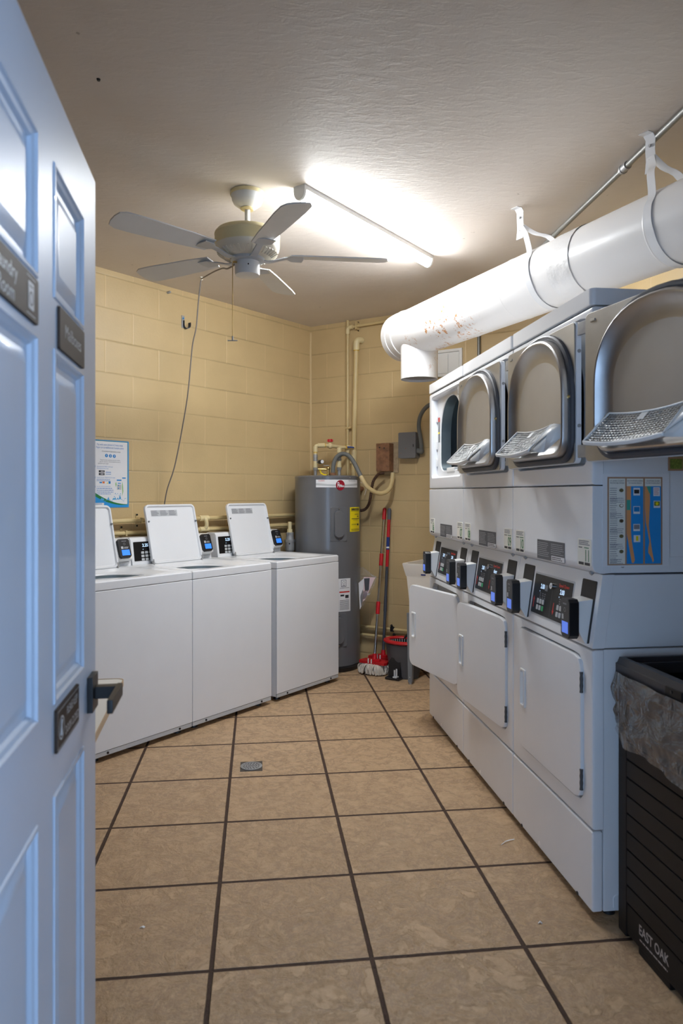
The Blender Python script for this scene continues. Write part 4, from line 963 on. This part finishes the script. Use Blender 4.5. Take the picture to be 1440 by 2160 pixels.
b = MB(PVC); b.tube(path[cut:], .0168, 14); b.build('painted_hose', parent=o)
b = MB(RUST); b.cyl(*rel((-.066, 5.5, 1.4815), (-.066, 5.5, 1.502)), .024, seg=14); b.build('connector', parent=o)
o = thing('armoured_cable', 'dark rusty armoured cable hanging from the junction box behind the heater', 'cable', (.314, 5.51, 1.502), 0)
O = Vector((.314, 5.51, 1.502))
path = smooth_path(rel((.330, 5.535, 1.500), (.300, 5.525, 1.496), (.279, 5.525, 1.485), (.247, 5.54, 1.438), (.232, 5.55, 1.364), (.225, 5.56, 1.309), (.211, 5.58, 1.253), (.185, 5.60, 1.218), (.150, 5.625, 1.208), (.11, 5.66, 1.21)), 9)
b = MB(RUSTED); b.tube(path, [.0125 if k % 2 else .0098 for k in range(len(path))], 10); b.build('cable_run', parent=o)
o = thing('corroded_fitting', 'small corroded pipe fitting sticking out behind the heater', 'fitting', on_back(.50, 1.36, 0), RZB)
b = MB(RUST); b.cyl((0, 0, .02), (0, -.06, .02), .018, seg=12); b.cyl((0, -.055, .02), (.02, -.085, .0), .013, seg=10); b.sphere((0, -.05, .02), .026); b.build('fitting_body', parent=o)
b = MB(OFFW); b.tube(smooth_path([(0, -.07, .03), (.03, -.08, .07), (.07, -.06, .03), (.05, -.05, -.03)], 6), .003, 6); b.build('wire', parent=o)
o = thing('disconnect_box', 'grey metal electrical box on the back wall beside the dryers', 'electrical box', on_back(.935, 1.612, 0), RZB)
b = MB(mat('grey_box_paint', srgb(106, 106, 108), 0.45, var=0.06)); b.prism(rrect(-.074, .074, 0, .198, .010), -.075, 0, b=.004); bx = b.build('box_body', parent=o)
b = MB(RUST); b.disc(-.01, .075, .004, -.0755, 10); b.disc(-.05, .04, .003, -.0755, 8); b.disc(.055, .165, .003, -.0755, 8); b.build('rust_spots', parent=bx, recalc=False)
b = MB(BLACK); b.quad(.050, .058, .085, .105, -.0755); b.build('printed_label', parent=bx, recalc=False)
b = MB(FLEX); b.cyl((.070, -.040, .055), (.105, -.040, .050), .020, seg=14); b.sphere((.105, -.040, .050), .022); b.cyl((.105, -.040, .050), (.108, -.044, .100), .017, seg=12); b.build('elbow_connector', parent=o)
b = MB(FLEX); b.tube(smooth_path([(.108, -.044, .095), (.106, -.060, .16), (.103, -.080, .24), (.125, -.100, .31), (.18, -.13, .365), (.26, -.17, .39), (.42, -.23, .40)], 7), .0155, 14); b.build('flexible_conduit', parent=o)

# ------------------------------------------------------------------ pipes along the walls
def lrun(name, label, z, extra=None, r=.0145):
    o = thing(name, label, 'pipe', on_left(-3.0, z, 0), RZL)
    b = MB(PVC); b.cyl((0, -.045, 0), (2.96, -.045, 0), r, seg=14); b.build('pipe_run', parent=o)
    return o
o = lrun('supply_pipe', 'upper tan horizontal pipe on the left wall behind the washers', 1.169)
for x in (1.262, 2.30, 2.86):
    b = MB(PVC); b.box(x-.007, x+.007, -.062, 0, -.018, .018, .002); b.box(x-.008, x+.008, -.004, 0, -.045, .045, .001); k_ = b.build('pipe_clamp', parent=o)
    for s_ in (-.036, .036): b = MB(BLACK); b.cyl((x, -.004, s_), (x, -.010, s_), .006, seg=8); b.build('screw', parent=k_)
b = MB(CPVC); b.cyl((1.75, -.045, 0), (1.83, -.045, 0), .020, seg=16); b.tube(smooth_path([(1.79, -.045, 0), (1.79, -.062, -.004), (1.795, -.066, -.018), (1.80, -.066, -.040), (1.80, -.060, -.062), (1.79, -.045, -.078)], 5), .0145, 12); b.build('link_pipe', parent=o)
o = lrun('supply_pipe', 'lower tan horizontal pipe on the left wall behind the washers', 1.090)
for x in (1.145, 2.12):
    b = MB(PVC); b.box(x-.007, x+.007, -.062, 0, -.018, .018, .002); b.box(x-.008, x+.008, -.004, 0, -.018, .048, .001); k_ = b.build('pipe_clamp', parent=o)
    b = MB(BLACK); b.cyl((x, -.004, .038), (x, -.010, .038), .006, seg=8); b.build('screw', parent=k_)
b = MB(CPVC); b.cyl((1.75, -.045, 0), (1.83, -.045, 0), .0195, seg=16); b.build('tee', parent=o)
o = thing('standpipe', 'grey galvanised standpipe with tan stub beside the water heater', 'pipe', (-.402, 5.55, 0), 0)
b = MB(ZINC); b.cyl((0, 0, 0), (0, 0, .90), .030, seg=18); b.cyl((0, 0, .90), (0, 0, .975), .037, seg=18); b.cyl((0, 0, .965), (0, 0, .985), .041, seg=8); b.cyl((0, 0, .985), (0, 0, 1.030), .033, .026, 18); b.cyl((0, 0, 1.020), (0, 0, 1.040), .030, seg=8); b.build('pipe_body', parent=o)
b = MB(CPVC); b.cyl((0, 0, 1.038), (0, 0, 1.066), .0215, seg=14); b.cyl((0, 0, 1.06), (0, 0, 1.122), .0145, seg=14); b.build('plastic_stub', parent=o)
b = MB(BLACK); b.cyl((0, -.034, .955), (0, -.041, .955), .006, seg=10); b.build('screw', parent=o)
for z, lab in ((.283, 'upper low pipe along the back wall behind the mops'), (.217, 'lower low pipe along the back wall behind the mops')):
    o = thing('low_pipe', lab, 'pipe', on_back(.15, z, 0), RZB); b = MB(PVC); b.cyl((0, -.035, 0), (1.25, -.035, 0), .0125, seg=12); b.build('pipe_run', parent=o)
    b = MB(BLACK); x = .64 if z > .25 else .66; b.cyl((x, -.036, -.014), (x, -.036, .020), .018, seg=14); b.cyl((x, -.036, .02), (x, -.05, .034), .010, seg=10); b.build('pipe_clip', parent=o)

# ------------------------------------------------------------------ things on the left wall
o = thing('j_hook', 'small dark metal J hook on the left wall near the ceiling', 'hook', on_left(-1.357, 2.486, 0), RZL)
b = MB(ZINC); b.box(-.013, .013, -.004, 0, .0, .085, .001); b.build('back_plate', parent=o)
b = MB(mat('blackened_hook_metal', srgb(60, 66, 78), 0.4, 0.6, var=0.2)); b.ribbon(smooth_path([(.0, -.004, .050), (0, -.006, .015), (.008, -.012, .000), (.024, -.02, -.002), (.038, -.024, .012), (.040, -.024, .040)], 5), (0, 1, 0), .026, .003); b.build('hook_arm', parent=o)
b = MB(BLUE); b.cyl((0, -.004, .066), (0, -.007, .066), .006, seg=8); b.build('screw', parent=o)
o = thing('wall_anchor', 'small metal screw anchor near the top of the left wall', 'anchor', on_left(-1.489, 2.700, 0), RZL)
b = MB(ZINC); b.cyl((0, 0, 0), (.006, -.014, .004), .008, seg=10); b.sphere((.008, -.016, .004), .008); b.build('anchor_body', parent=o)
o = thing('hanging_cord', 'thin grey cord running from the fan across the ceiling and down to the washers', 'cord', (-.906, 4.62, HC), 0)
O = Vector((-.906, 4.62, HC))
b = MB(CORD); b.tube(smooth_path(rel((-.495, 3.33, 2.412), (-.560, 3.52, 2.452), (-.623, 3.75, 2.526), (-.70, 4.02, 2.600), (-.777, 4.27, 2.662), (-.87, 4.53, 2.716), (-.902, 4.61, 2.730), (-.912, 4.622, 2.712), (-.927, 4.62, 2.573), (-.940, 4.62, 2.42), (-.962, 4.63, 2.33), (-.974, 4.64, 2.255), (-1.003, 4.66, 1.995), (-1.045, 4.68, 1.765), (-1.102, 4.71, 1.517), (-1.157, 4.73, 1.361), (-1.185, 4.745, 1.20), (-1.19, 4.75, 1.08)), 6), .0042, 8); b.build('cord_run', parent=o)
b = MB(OFFW); b.cyl(*rel((-.906, 4.62, HC), (-.906, 4.62, 2.722)), .012, .007, 10); b.build('ceiling_staple', parent=o)

# instruction poster
o = thing('instruction_poster', 'blue bordered payment instruction poster on the left wall above the washers', 'poster', on_left(-2.078, 1.254, 0), RZL)
b = MB(SEA); b.prism(hole_cut_box(0, .280, 0, .421), -.003, 0); b.build('poster_sheet', parent=o)
b = MB(PAPER); curve = [(.0105+.259*k/24, .112 - .092*math.sin(k/24*math.pi/2)**.85 + .0) for k in range(25)]
b.poly([(x, z) for x, z in curve] + [(.2695, .4135), (.0105, .4135)], -.0034)
b.use(GREEN); low = [(x, z-.022*(1-k/24)**.8-.002) for k, (x, z) in enumerate(curve)]
for k in range(24): b.poly([low[k], low[k+1], curve[k+1], curve[k]], -.0034)
b.quad(.0105, .2695, .4135, .416, -.0034); b.quad(.2695, .272, .020, .416, -.0034)
b.use(TXBLUE); b.text('Pay with your phone in 3 easy steps', .0165, .142, .392, -.0042, sx=.78); b.text('Pague con su tel\u00e9fono en 3 simples pasos', .0165, .142, .374, -.0042, sx=.72)
b.use(INK); b.text("IT'S AS EASY AS", .0095, .112, .350, -.0042, sx=.9); b.text('TAN F\u00c1CIL COMO', .0095, .182, .349, -.0042, sx=.9); b.quad(.1465, .1475, .343, .356, -.0042)
b.use(GINK); b.text('These laundry machines use the mobile', .0095, .142, .297, -.0042, sx=.95); b.text('app for payment / Estas lavadoras usan la', .0095, .142, .286, -.0042, sx=.95); b.text('aplicaci\u00f3n para pagar', .0095, .093, .275, -.0042, sx=.95)
b.use(BLUE)
cs = [(.116, .325), (.144, .324), (.172, .323), (.030, .256), (.030, .187), (.030, .131)]
for x, z in cs: b.disc(x, z, .0108 if z > .3 else .009, -.0042, 20)
b.use(PAPER)
for (x, z), t_ in zip(cs, '123123'): b.text(t_, .0165 if z > .3 else .014, x, z, -.0050, bold=.0004)
b.use(TXBLUE); b.text('Download the FREE mobile app', .0088, .048, .255, -.0042, align='LEFT'); b.text('Descargue gratis la app', .0088, .048, .244, -.0042, align='LEFT')
b.text('Register to pay / Reg\u00edstrese para pagar', .0085, .046, .188, -.0042, align='LEFT'); b.lines(.046, .165, .163, .180, 2, -.0042, .35)
b.text('Start the machine by scanning the', .0085, .046, .133, -.0042, align='LEFT', sx=.85); b.lines(.046, .17, .080, .126, 4, -.0042, .35)
b.use(INK); b.quad(.062, .102, .219, .232, -.0042); b.quad(.062, .102, .202, .215, -.0042); b.use(PAPER); b.lines(.074, .100, .222, .229, 1, -.0046); b.lines(.074, .100, .205, .212, 1, -.0046)
b.use(TXBLUE); b.lines(.110, .158, .216, .226, 1, -.0042, .5); b.lines(.110, .158, .205, .213, 1, -.0042, .5)
b.use(BLUE); b.quad(.066, .084, .152, .160, -.0042); b.quad(.131, .145, .149, .164, -.0042); b.use(ORANGE); b.quad(.087, .103, .151, .163, -.0042); b.use(YELLOW); b.quad(.118, .126, .150, .156, -.0042)
b.use(BLUE); b.quad(.190, .224, .168, .176, -.0042); b.quad(.197, .220, .150, .155, -.0042); b.quad(.230, .256, .183, .190, -.0042)
b.use(LGREY); b.quad(.192, .223, .112, .145, -.0042); b.use(BLUE); b.disc(.203, .138, .004, -.0046, 12); b.disc(.203, .121, .004, -.0046, 12)
b.use(mat('printed_leaf_green', srgb(150, 195, 130), 0.5)); b.poly([(.183, .128), (.189, .145), (.186, .162), (.179, .150)], -.0042); b.poly([(.229, .07), (.238, .10), (.236, .14), (.231, .165), (.228, .13), (.231, .10)], -.0042)
b.use(mat('printed_water', srgb(80, 165, 215), 0.4)); rr = random.Random(5)
top = [(.075+.185*k/30, .052 + .010*math.sin(k*.9)+.006*math.sin(k*2.3) + (.018 if 15 < k < 24 else 0)*rr.random()) for k in range(31)]
for k in range(30):
    zb = (.046+.012*(k/30)**2); b.poly([(top[k][0], min(zb, top[k][1]-.002)), (top[k+1][0], min(zb, top[k+1][1]-.002)), top[k+1], top[k]], -.0044)
for k in range(16): b.disc(.170+.05*rr.random(), .062+.035*rr.random(), .0012+.002*rr.random(), -.0044, 8)
b.use(PAPER); b.quad(0.02, .098, .004, .030, -.0050); b.use(GINK); b.text('SU-3136', .0085, .060, .012, -.0056); b.use(TXBLUE); b.lines(.024, .094, .020, .027, 1, -.0056)
b.build('printed_design', parent=o, recalc=False)

# posters on the end of the nearest dryer
Q = dry(DWD*3+.0004, 0, 0)
o = thing('map_poster', 'laminated poster of two coastal maps and a shell chart on the dryer side', 'poster', Q, rotz(DN))
b = MB(PAPER); b.prism(hole_cut_box(.033, .256, 1.112, 1.404), -.0012, -.0003); b.build('laminate_sheet', parent=o)
b = MB(BROWNF); b.quad(.048, .232, 1.117, 1.394, -.0016)
b.use(CREAMP); b.quad(.053, .107, 1.121, 1.389, -.0020)
for x0_, x1_ in ((.112, .167), (.173, .227)):
    b.use(CREAMP); b.quad(x0_, x1_, 1.365, 1.389, -.0020); b.use(SEA); b.quad(x0_, x1_, 1.121, 1.365, -.0020)
b.use(INK)
for xc, l1, l2 in ((.080, 'ST. JOHNS COUNTY', 'PROTECTED SPECIES'), (.1395, 'SOUTH PONTE VEDRA', 'TO VILANO BEACH'), (.200, 'ANASTASIA ISLAND', 'TO MATANZAS INLET')): b.text(l1, .0062, xc, 1.3815, -.0026, sx=.82); b.text(l2, .0062, xc, 1.3745, -.0026, sx=.82)
b.use(GINK)
for k in range(5): b.lines(.056, .082 if k != 1 else .080, 1.315-.048*k, 1.362-.048*k, 7, -.0024, .3)
for k in range(5): b.lines(.056, .104, 1.312-.048*k, 1.330-.048*k, 3, -.0024, .3)
for k, c_ in enumerate((OLIVE, CREAMP, mat('printed_dark_brown', srgb(84, 66, 48), .5), OLIVE, OLIVE)): b.use(OLIVE); b.disc(.094, 1.352-.048*k, .0072, -.0026, 16, r2=.0058); b.use(c_); b.disc(.0945, 1.3525-.048*k, .0052, -.0030, 14, r2=.0042)
b.use(LAND); b.poly([(.112, 1.365), (.126, 1.365), (.126, 1.22), (.129, 1.19), (.137, 1.145), (.139, 1.132), (.135, 1.124), (.129, 1.124), (.125, 1.145), (.117, 1.19), (.112, 1.215)], -.0024)
b.poly([(.173, 1.365), (.188, 1.362), (.190, 1.32), (.188, 1.28), (.186, 1.24), (.191, 1.20), (.196, 1.165), (.203, 1.130), (.199, 1.124), (.194, 1.14), (.184, 1.155), (.184, 1.17), (.188, 1.19), (.182, 1.22), (.176, 1.25), (.173, 1.30)], -.0024)
b.use(TEAL); b.quad(.112, .124, 1.29, 1.322, -.0027); b.poly([(.178, 1.365), (.192, 1.365), (.192, 1.338), (.186, 1.345)], -.0027)
b.use(PAPER)
for x, z, hh in ((.145, 1.348, .024), (.145, 1.290, .024), (.145, 1.235, .022), (.146, 1.200, .022), (.212, 1.348, .028), (.213, 1.308, .022)): b.quad(x-.011, x+.011, z-hh/2, z+hh/2, -.0024)
b.use(INK); b.quad(.1365, .1535, 1.342, 1.354, -.0027); b.use(BLUE); b.quad(.1355, .1545, 1.285, 1.300, -.0027); b.use(GINK); b.quad(.1355, .1545, 1.230, 1.244, -.0027); b.use(YELLOW); b.quad(.1425, .1505, 1.193, 1.208, -.0027); b.use(REDP); b.lines(.203, .221, 1.337, 1.360, 5, -.0027, .3); b.use(GRASS); b.quad(.2035, .2225, 1.303, 1.317, -.0027); b.use(YELLOW); b.disc(.213, 1.310, .005, -.0030, 12)
b.build('printed_design', parent=o, recalc=False)
o = thing('framed_photo_print', 'small brown bordered photo print taped high on the dryer side', 'picture', Q, rotz(DN))
b = MB(BROWNF); b.prism(hole_cut_box(.252, .372, 1.414, 1.52), -.0010, -.0003); b.use(GRASS); b.quad(.258, .300, 1.420, 1.452, -.0016); b.quad(.306, .36, 1.420, 1.452, -.0016); b.quad(.258, .36, 1.458, 1.512, -.0016); b.build('print_sheet', parent=o, recalc=False)

# ------------------------------------------------------------------ mops, bucket, utility tub
def mop(name_label, head, top, metal):
    o = thing('string_mop', name_label, 'mop', (head[0], head[1], 0), RZB, group='string mops against the back wall')
    inv = Matrix.Rotation(-RZB, 3, 'Z'); tp = inv @ (Vector(top)-Vector((head[0], head[1], 0)))
    base = Vector((0, 0.0, .095)); d = (tp-base)
    P = lambda t: base + d*t
    if metal:
        b = MB(CHROME); b.cyl(P(.0), P(.93), .0105, seg=14); b.build('handle_tube', parent=o)
        for t0, t1, r in ((.92, 1.0, .0145), (.61, .69, .0150), (.295, .375, .0155)):
            b = MB(RED); b.tube([P(t0), P(t0+.004), P(t1-.006), P(t1)], [r*.85, r, r, r*.6 if t1 == 1.0 else r*.9], 14); b.build('red_grip' if t1 == 1.0 else 'red_collar', parent=o)
    else:
        b = MB(RED); b.cyl(P(.60), P(.93), .0125, seg=14); b.build('upper_tube', parent=o)
        b = MB(GREY if False else mat('dark_grey_tube', srgb(66, 68, 76), .4)); b.cyl(P(0), P(.62), .0115, seg=14); b.tube([P(.30), P(.302), P(.40)], [.0135, .0135, .0125], 14); b.build('lower_tube', parent=o)
        b = MB(mat('grey_rubber_grip', srgb(86, 88, 94), .6)); b.tube([P(.92), P(.925), P(.985), P(.997), P(1.0)], [.0135, .0150, .0155, .011, .004], 14); b.build('grip', parent=o)
        b = MB(DBLUE); b.tube([P(.715), P(.80)], .0128, 14); b.use(PAPER); b.tube([P(.725), P(.735)], .0130, 14); b.build('blue_label', parent=o)
    b = MB(RED); b.cyl(P(0), P(.045), .020, .015, 14); b.prism([(-.105, -.045), (.105, -.045), (.115, -.02), (.100, .050), (-.100, .050), (-.115, -.02)], .078, .098, axis='z', b=.005); b.box(-.05, .05, -.02, .02, .096, .112, .006); b.build('red_clamp', parent=o)
    b = MB(WPLAS); b.box(-.030, -.022, -.05, -.042, .085, .120, .002); b.box(-.005, .003, -.05, -.042, .085, .116, .002); b.build('clip', parent=o)
    b = MB(STRING); rr = random.Random(len(name_label))
    for k in range(230):
        a = rr.uniform(0, 2*math.pi); q = rr.uniform(.35, 1)**.5; x0_ = .088*math.cos(a)*q; y0_ = .042*math.sin(a)*q
        ex = x0_*rr.uniform(1.15, 1.52)+rr.uniform(-.012, .012); ey = y0_*rr.uniform(1.4, 2.3)+rr.uniform(-.012, .012); zt = .078
        b.tube(smooth_path([(x0_, y0_, zt), (x0_+(ex-x0_)*.55+rr.uniform(-.006, .006), y0_+(ey-y0_)*.6, .074-.012*rr.random()), (ex, ey, .045+.01*rr.random()), (ex+rr.uniform(-.012, .012), ey+rr.uniform(-.01, .01), .008+.006*rr.random())], 3), .0042, 5)
    s_ = b.build('mop_strings', parent=o)
    return o
mop('silver handled string mop with red collars, in front of the red and grey mop', (.245, 5.315), on_back(.715, 1.228, -.020), True)
mop('string mop with red and dark grey handle standing behind the silver mop', (.318, 5.452), on_back(.757, 1.228, -.020), False)

bk = thing('spin_mop_bucket', 'dark grey spin mop bucket with red wringer rim beside the utility tub', 'bucket', (.462, 5.235, 0), RZB)
def oval(z, a, c, n=40): return [(a*math.cos(2*math.pi*k/n), c*math.sin(2*math.pi*k/n), z) for k in range(n)]
b = MB(BUCKET); b.loft([oval(.0, .105, .085), oval(.012, .112, .092), oval(.20, .138, .112), oval(.245, .145, .118), oval(.248, .139, .112), oval(.20, .130, .104), oval(.03, .104, .084)], cap0=True, cap1=True); b.build('bucket_body', parent=bk)
b = MB(RED); path = oval(.262, .138, .108, 48); b.tube(path, .024, 12, closed=True, flat=(.55, 1.0)); b.build('wringer_rim', parent=bk)
b = MB(LGREY)
for k in range(36):
    a = 2*math.pi*k/36; p0 = Vector((.112*math.cos(a), .085*math.sin(a), .258)); p1 = Vector((.095*math.cos(a), .070*math.sin(a), .195)); b.tube([p0, p1], .0025, 5)
b.tube(oval(.195, .095, .070, 40), .004, 6, closed=True); b.build('wringer_basket', parent=bk)
b = MB(BLACK); b.tube(smooth_path([(-.05, .10, .26), (.0, .118, .315), (.06, .108, .325), (.115, .06, .30), (.135, .02, .262)], 6), .020, 10, flat=(.5, 1.4)); b.build('splash_hood', parent=bk)
b = MB(BLACK); b.box(-.085, .028, -.150, -.060, .0, .020, .008); b.loft([[(x, -.103-(.012 if z < .1 else 0), z) for x, z in ((-.075, .015), (.02, .015), (.02, .125), (.0, .150), (-.055, .150), (-.075, .125))], [(x, -.060, z) for x, z in ((-.078, .012), (.024, .012), (.024, .13), (.0, .157), (-.055, .157), (-.078, .13))]], True, True); b.build('pedal_housing', parent=bk)
b = MB(LGREY); b.box(-.018, .014, -.156, -.118, .020, .030, .003); b.box(-.016, -.004, -.142, -.136, .028, .075, .002); b.box(.0, .012, -.142, -.136, .028, .085, .002); b.build('pedal', parent=bk)

st = thing('utility_tub', 'white plastic utility tub on grey legs behind the farthest dryer', 'sink', on_back(1.085, 0, 0), RZB)
yf = -.475
b = MB(SINKM)
def rr4(x0_, x1_, y0_, y1_, z, r=.03): return [(x, y, z) for x, y in radial(rrect(x0_, x1_, y0_, y1_, r), ((x0_+x1_)/2, (y0_+y1_)/2), 56)]
b.loft([rr4(.040, .54, yf+.045, -.045, .470), rr4(.022, .556, yf+.022, -.022, .755), rr4(.018, .560, yf+.016, -.016, .765), rr4(.0, .578, yf, -.004, .842), rr4(.0, .578, yf, -.004, .850), rr4(.022, .556, yf+.022, -.030, .850), rr4(.040, .540, yf+.04, -.05, .80), rr4(.055, .525, yf+.06, -.06, .49)], cap0=True, cap1=True)
b.build('tub', parent=st)
for x in (.060, .515):
    for y in (yf+.035, -.05):
        b = MB(GREY); b.loft([[(x-.024, y-.014, .50), (x+.024, y-.014, .50), (x+.024, y+.014, .50), (x-.024, y+.014, .50)], [(x-.015, y-.012, .012), (x+.015, y-.012, .012), (x+.015, y+.012, .012), (x-.015, y+.012, .012)]], True, True); lg = b.build('leg', parent=st)
        b = MB(ZINC); b.cyl((x, y, 0), (x, y, .014), .013, seg=10); b.cyl((x, y-.012, .05), (x, y-.015, .05), .005, seg=8); b.build('leveller', parent=lg)
b = MB(DBLUE); b.quad(.150, .185, .772, .792, yf+.0125); b.build('maker_sticker', parent=st, recalc=False)

# clear document pouch hanging on the heater
o = thing('document_pouch', 'clear plastic pouch of manuals hanging on the right side of the heater', 'pouch', (.140, 5.500, .44), R(-20))
b = MB(FILM); b.loft([[(-.010, 0, .335), (.035, -.006, .335), (.075, -.004, .300), (.135, .004, .262)], [(-.008, -.006, .22), (.035, -.018, .22), (.075, -.016, .215), (.120, -.004, .205)], [(-.004, -.008, .10), (.025, -.018, .10), (.055, -.014, .11), (.080, -.004, .12)], [(.0, .0, .0), (.008, -.004, .005), (.018, -.003, .015), (.028, .0, .03)]], closed=False); b.build('film', parent=o)
b = MB(PAPER); b.loft([[(-.002, -.022, .215), (.045, -.025, .255)], [(.004, -.008, .010), (.022, -.008, .045)]], closed=False); b.build('manual', parent=o)
b = MB(mat('pale_pink_leaflet', srgb(232, 206, 208), .55)); b.loft([[(.040, -.022, .262), (.130, -.010, .262)], [(.030, -.014, .070), (.048, -.012, .090)]], closed=False); b.build('leaflet', parent=o)
b = MB(DGREY); b.loft([[(.044, -.0265, .252), (.088, -.022, .256)], [(.050, -.022, .160), (.080, -.019, .165)]], closed=False); b.build('dark_print', parent=o)

# ------------------------------------------------------------------ black storage bin with clear liner
BO = (.86, 2.182)
bn = thing('storage_bin', 'black resin plank-sided bin with open top beside the nearest dryer', 'bin', (*BO, 0), RZD)
BL, BD, BH = 1.18, .60, .842
b = MB(BIN)
b.loft([[(0, 0, .045), (BL, 0, .045), (BL, BD, .045), (0, BD, .045)], [(-.004, -.004, .80), (BL+.004, -.004, .80), (BL+.004, BD, .80), (-.004, BD, .80)]], cap0=True)
b.loft([[(.012, .012, .80), (BL-.012, .012, .80), (BL-.012, BD-.012, .80), (.012, BD-.012, .80)], [(.012, .012, .06), (BL-.012, .012, .06), (BL-.012, BD-.012, .06), (.012, BD-.012, .06)]], cap1=True)
b.build('bin_shell', parent=bn)
for x in (.0, BL-.035):
    b = MB(BIN); b.box(x-.006, x+.041, -.012, .05, .012, .80, .004); b.build('corner_post', parent=bn)
z = .115
while z < .77:
    b = MB(BIN); b.box(.040, BL-.040, -.0105, .0, z+.002, z+.0510, .0025); b.build('plank', parent=bn); z += .0538
b = MB(BIN); b.box(.02, BL-.02, -.009, .02, .022, .112, .004); b.box(.10, .26, -.008, .03, .0, .03, .006); b.box(BL-.26, BL-.10, -.008, .03, .0, .03, .006); b.build('plinth', parent=bn)
b = MB(mat('pale_moulded_lettering', srgb(176, 166, 160), .5)); b.text('EAST OAK', .040, .182, .076, -.0098, sx=.80, bold=.0008); b.lines(.112, .255, .044, .052, 1, -.0098, .6); b.build('bin_lettering', parent=bn, recalc=False)
for x in (.10, BL-.16):
    b = MB(BIN); b.box(x, x+.06, .05, BD-.05, .0, .046, .004); b.build('foot', parent=bn)
b = MB(BINR)
def br(i, z): return [(-.014+i, -.016+i, z), (BL+.014-i, -.016+i, z), (BL+.014-i, BD+.006-i, z), (-.014+i, BD+.006-i, z)]
b.loft([br(.010, .792), br(0, .795), br(0, .822), br(.004, .826), br(.008, .842), br(.022, .842), br(.024, .828), br(.046, .826), br(.050, .832), br(.056, .832), br(.058, .80)])
b.build('rim', parent=bn)
b = MB(BIN); b.box(.255, .330, -.020, -.010, .800, .824, .002); b.use(BLACK); b.cyl((.285, -.018, .814), (.285, -.0215, .814), .005, seg=10); b.build('latch_plate', parent=bn)
def liner():
    rr = random.Random(21); n, m_ = 64, 22
    def low(s_): return .615 - .055*min(1, max(0, s_)/.07) + .012*math.sin(s_*9) + .02*math.sin(s_*3.1+1)
    rows = []
    for q in range(m_+1):
        v = q/m_; row = []
        for p in range(n+1):
            s_ = -.10 + 1.2*p/n
            zl = low(s_) + (.06*(-s_)/.1 if s_ < 0 else 0); z = .800 + (zl-.800)*v
            bulge = .008 + .010*math.sin(math.pi*min(1, v*1.0))*(.5+.5*math.sin(s_*11+v*7)) + .006*abs(math.sin(s_*19+v*4))**3 + .0045*math.sin(s_*34+v*11)*v + .004*math.sin(s_*61-v*17)*v + .003*math.sin(s_*23+v*31)*v
            if s_ < 0: x, y = -.010-bulge*.18, -.014+(-s_)*1.0
            else: x, y = s_-.010, -.016-bulge
            if abs(s_) < .02: x -= bulge*.3
            row.append((x, y, z))
        rows.append(row)
    b = MB(FILM); b.loft(rows, closed=False); return b.build('liner_skirt', parent=None)
lo = liner(); place(lo, (*BO, 0), RZD, label='clear plastic liner bag folded over the rim of the black bin', category='bin liner'); lo.name = 'bin_liner'

# ------------------------------------------------------------------ small things on the floor
o = thing('floor_drain', 'small square metal floor drain with a round grate', 'drain', (-.443, 3.508, 0), FRZ)
b = MB(mat('dark_drain_pan', srgb(70, 62, 54), .6, var=.2)); b.box(-.054, .054, -.062, .062, .0002, .0012); b.build('drain_pan', parent=o)
b = MB(ZINC); b.lathe([(.053, .0012), (.053, .004), (.046, .005), (.044, .004)], 36, caps=False)
for ring_r, n in ((.012, 5), (.024, 10), (.036, 15)): pass
b.lathe([(.045, .0026), (.0, .0026)], 36, caps=False); g = b.build('grate', parent=o)
b = MB(BLACK)
for ring_r, n in ((.0, 1), (.013, 6), (.025, 11), (.037, 16)):
    for k in range(n):
        a = 2*math.pi*k/n; b.cyl((ring_r*math.cos(a), ring_r*math.sin(a), .0026), (ring_r*math.cos(a), ring_r*math.sin(a), .0030), .0038, seg=8)
b.build('grate_holes', parent=g)
def bit(label, loc, pts, th):
    b = MB(PAPER); b.ribbon(pts, (.3, 1, 0), th, .0008); o = b.build('paper_scrap', None); place(o, loc, 0, label=label, category='litter', group='scraps on the floor')
bit('thin white paper strip on the floor tiles by the base of the dryers', (.640, 2.745, .0), [(-.030, -.020, .001), (-.010, -.004, .006), (.012, .010, .005), (.030, .022, .001)], .007)
bit('tiny white scrap on the floor in front of the nearest dryer', (.620, 2.227, .0), [(-.006, 0, .001), (0, .002, .005), (.006, 0, .001)], .007)
bit('tiny white scrap on the floor tiles near the open door', (-.615, 2.205, .0), [(-.007, 0, .001), (0, .001, .004), (.007, 0, .001)], .008)
o = thing('ceiling_anchor', 'small dark screw anchor in the ceiling close to the top of the open door', 'anchor', (-.821, 2.412, HC), 0)
b = MB(BLACK); b.cyl((0, 0, 0), (0, 0, -.006), .007, .005, 12); b.build('anchor_body', parent=o)
